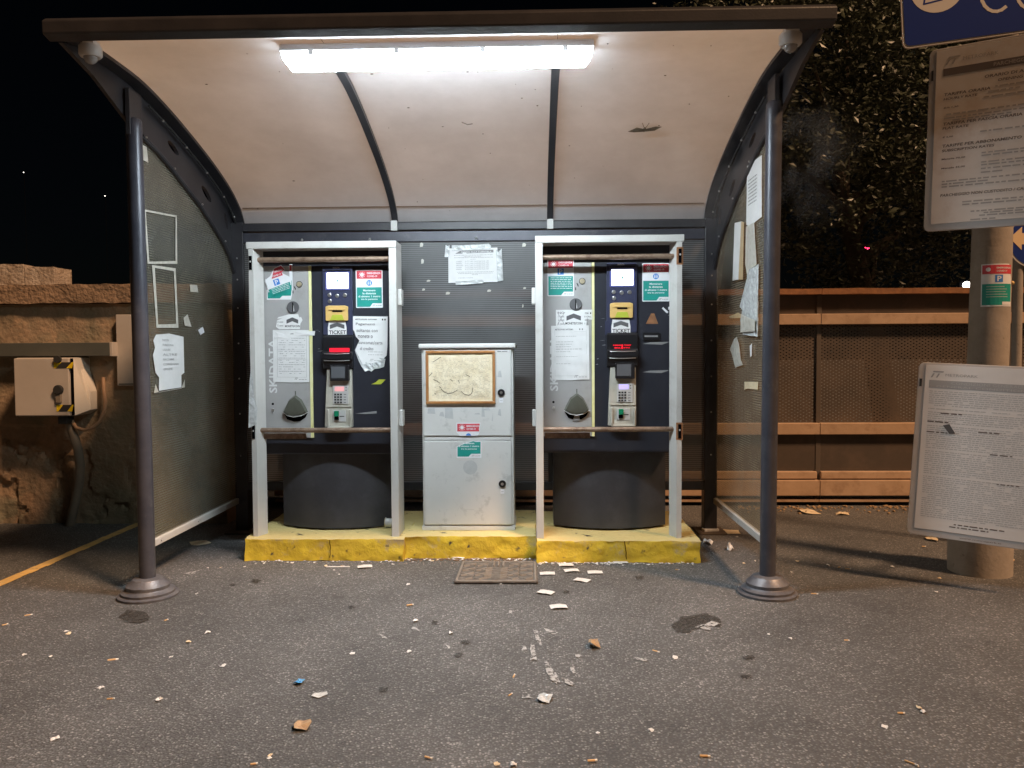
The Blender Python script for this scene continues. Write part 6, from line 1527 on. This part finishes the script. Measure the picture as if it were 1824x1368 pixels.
# paper cup lying behind the leg of the left cage
p_ = at(687, 934, .945); q = at(719, 934, .945); p_.z = q.z = ZP + .033
t = thing('paper_cup', p_, 'small ribbed paper cup lying on its side behind the right leg of the left cage', 'cup')
n = 20; mb = MB(); vs = []
for (u, rr_, rib) in ((0, .033, 0), (.06, .030, 0), (.3, .029, 1), (.6, .027, 1), (1, .024, 0)):
    for k in range(n):
        a_ = 2 * math.pi * k / n; e = rr_ * (1 + (.04 if rib and k % 2 else 0)); c = p_.lerp(q, u); vs.append(c + Vector((0, math.cos(a_) * e, math.sin(a_) * e)))
mb.add(vs, [(i * n + k, i * n + (k + 1) % n, (i + 1) * n + (k + 1) % n, (i + 1) * n + k) for i in range(4) for k in range(n)] + [tuple(4 * n + k for k in range(n))])
mb.build('wall', 'paper_litter', t, smooth=True)
mb = MB(); ring = [p_ + Vector((-.001, math.cos(2 * math.pi * k / n) * .033, math.sin(2 * math.pi * k / n) * .033)) for k in range(n + 1)]; mb.tube(ring, .003, 6); mb.build('rim', 'brass_coin', t, smooth=True)
SM = [(122, 1130), (118, 1125), (90, 1171), (43, 1168), (305, 1171), (335, 1145), (369, 1128), (397, 1188), (350, 1059), (436, 1010), (393, 1012), (370, 1013), (99, 1317), (283, 1248), (180, 1226), (481, 1347), (480, 1352), (727, 1042), (728, 1162), (803, 1129), (780, 998), (740, 1107), (628, 1165), (892, 1042), (867, 1032), (849, 1011), (928, 1003), (1027, 1004), (1042, 1003), (1130, 999), (1147, 1000), (1090, 1004), (1085, 1003), (1065, 1306), (1203, 1172), (1637, 1263), (1645, 1270), (1577, 1296), (1369, 1131), (1408, 1139), (1325, 1004), (1345, 1001), (1313, 957), (1475, 1008), (1668, 1056), (1674, 1031), (1318, 1046), (1330, 1058), (595, 1017), (604, 1024), (580, 1009), (560, 1003), (520, 1004), (470, 1005), (735, 1002), (770, 1000), (790, 992), (760, 994), (700, 1006), (1160, 1302), (885, 1363), (915, 1364), (1690, 985), (1590, 1010), (1550, 985), (1420, 1000), (1410, 1020), (840, 1033), (1180, 1000), (1216, 1003), (1000, 1000), (985, 1004), (1240, 1000)]
for i, (x, y) in enumerate(SM):
    scrap(x, y, rnd.uniform(5, 10.5), 'paper_litter' if i % 5 else 'paper_cream', 'tiny pale paper scrap littering the ground', 'paper scrap', 100 + i, rnd.uniform(.003, .009), grp='tiny paper scraps')
# crumbled debris along the plinth foot and along the fence
r = random.Random(77)
def debris(name, x0_, x1_, yf, spread, n, m, lab, smin=.003, smax=.010):
    mb = MB()
    for i in range(n):
        x = r.uniform(x0_, x1_); y = yf(x) - abs(r.gauss(0, spread)); s = r.uniform(smin, smax)
        mb.ball((x, y, s * .4), s, 6, (r.uniform(.6, 1.5), r.uniform(.6, 1.5), .6))
    o = mb.build(name, m); tag(o, lab, 'debris', kind='stuff')
debris('plinth_crumbs', -.37, .44, lambda x: .705, .022, 260, 'coping_stone', 'loose crumbs of concrete and grit along the foot of the middle plinth')
debris('fence_litter', 1.8, 7, lambda x: FY - .06, .12, 500, 'leaf_dry', 'dry leaves and grit gathered along the foot of the fence', .004, .016)
debris('grit', -1.36, 1.42, lambda x: .64, .03, 260, 'concrete_pole', 'fine grit along the foot of the side plinths', .002, .005)

# ================================================================== CIGARETTE SMOKE drifting before the right half of the shelter
m = bpy.data.materials.new('smoke'); m.use_nodes = True; N = m.node_tree.nodes; L = m.node_tree.links
for n in list(N):
    if n.type != 'OUTPUT_MATERIAL': N.remove(n)
out = [n for n in N if n.type == 'OUTPUT_MATERIAL'][0]; pv = N.new('ShaderNodeVolumePrincipled'); pv.inputs['Color'].default_value = (.9, .9, .9, 1)
tc = N.new('ShaderNodeTexCoord'); nz = N.new('ShaderNodeTexNoise'); nz.inputs['Scale'].default_value = 4.2; nz.inputs['Detail'].default_value = 5; nz.inputs['Roughness'].default_value = .6; nz.inputs['Distortion'].default_value = .7
L.new(tc.outputs['Object'], nz.inputs['Vector']); mr = N.new('ShaderNodeMapRange'); mr.inputs[1].default_value = .50; mr.inputs[2].default_value = .78; mr.inputs[4].default_value = 1.3
# fade to nothing towards the edges of its box
gr = N.new('ShaderNodeTexGradient'); gr.gradient_type = 'SPHERICAL'; mp = N.new('ShaderNodeMapping'); mp.inputs['Scale'].default_value = (1.7, 7.0, 2.6)
L.new(tc.outputs['Object'], mp.inputs[0]); L.new(mp.outputs[0], gr.inputs[0])
mu = N.new('ShaderNodeMath'); mu.operation = 'MULTIPLY'; L.new(nz.outputs['Fac'], mr.inputs[0]); L.new(mr.outputs[0], mu.inputs[0]); L.new(gr.outputs['Fac'], mu.inputs[1])
L.new(mu.outputs[0], pv.inputs['Density']); L.new(pv.outputs[0], out.inputs['Volume']); MATS['smoke'] = m
c = at(1300, 285, -.95)
mb = MB(); mb.box(c.x - .62, c.x + .62, c.y - .15, c.y + .15, c.z - .40, c.z + .40)
o = mb.build('smoke', 'smoke', origin=c); tag(o, 'faint wisps of smoke drifting in front of the right post', 'smoke', kind='stuff')

# trodden paper flakes gathered against the plinths
r = random.Random(91); mb = MB()
for i in range(150):
    x = r.choice((r.uniform(-.37, .44), r.uniform(.44, 1.40), r.gauss(.62, .18), r.uniform(-1.3, -.4))); y = (.60 if x > .44 else .695 if x > -.37 else .64) - abs(r.gauss(0, .028)); a_ = r.uniform(0, 6.28); w_ = r.uniform(.004, .013); h_ = r.uniform(.003, .008)
    c, s_ = math.cos(a_), math.sin(a_); z = r.uniform(.004, .007)
    mb.add([(x + u * c - v * s_, y + u * s_ + v * c, z + r.uniform(0, .006)) for u, v in ((-w_, -h_), (w_, -h_ * .6), (w_ * .8, h_), (-w_ * .7, h_ * .8))], [(0, 1, 2, 3)])
o = mb.build('paper_flakes', 'paper_litter'); tag(o, 'torn paper flakes trodden against the foot of the yellow plinths', 'litter', kind='stuff')
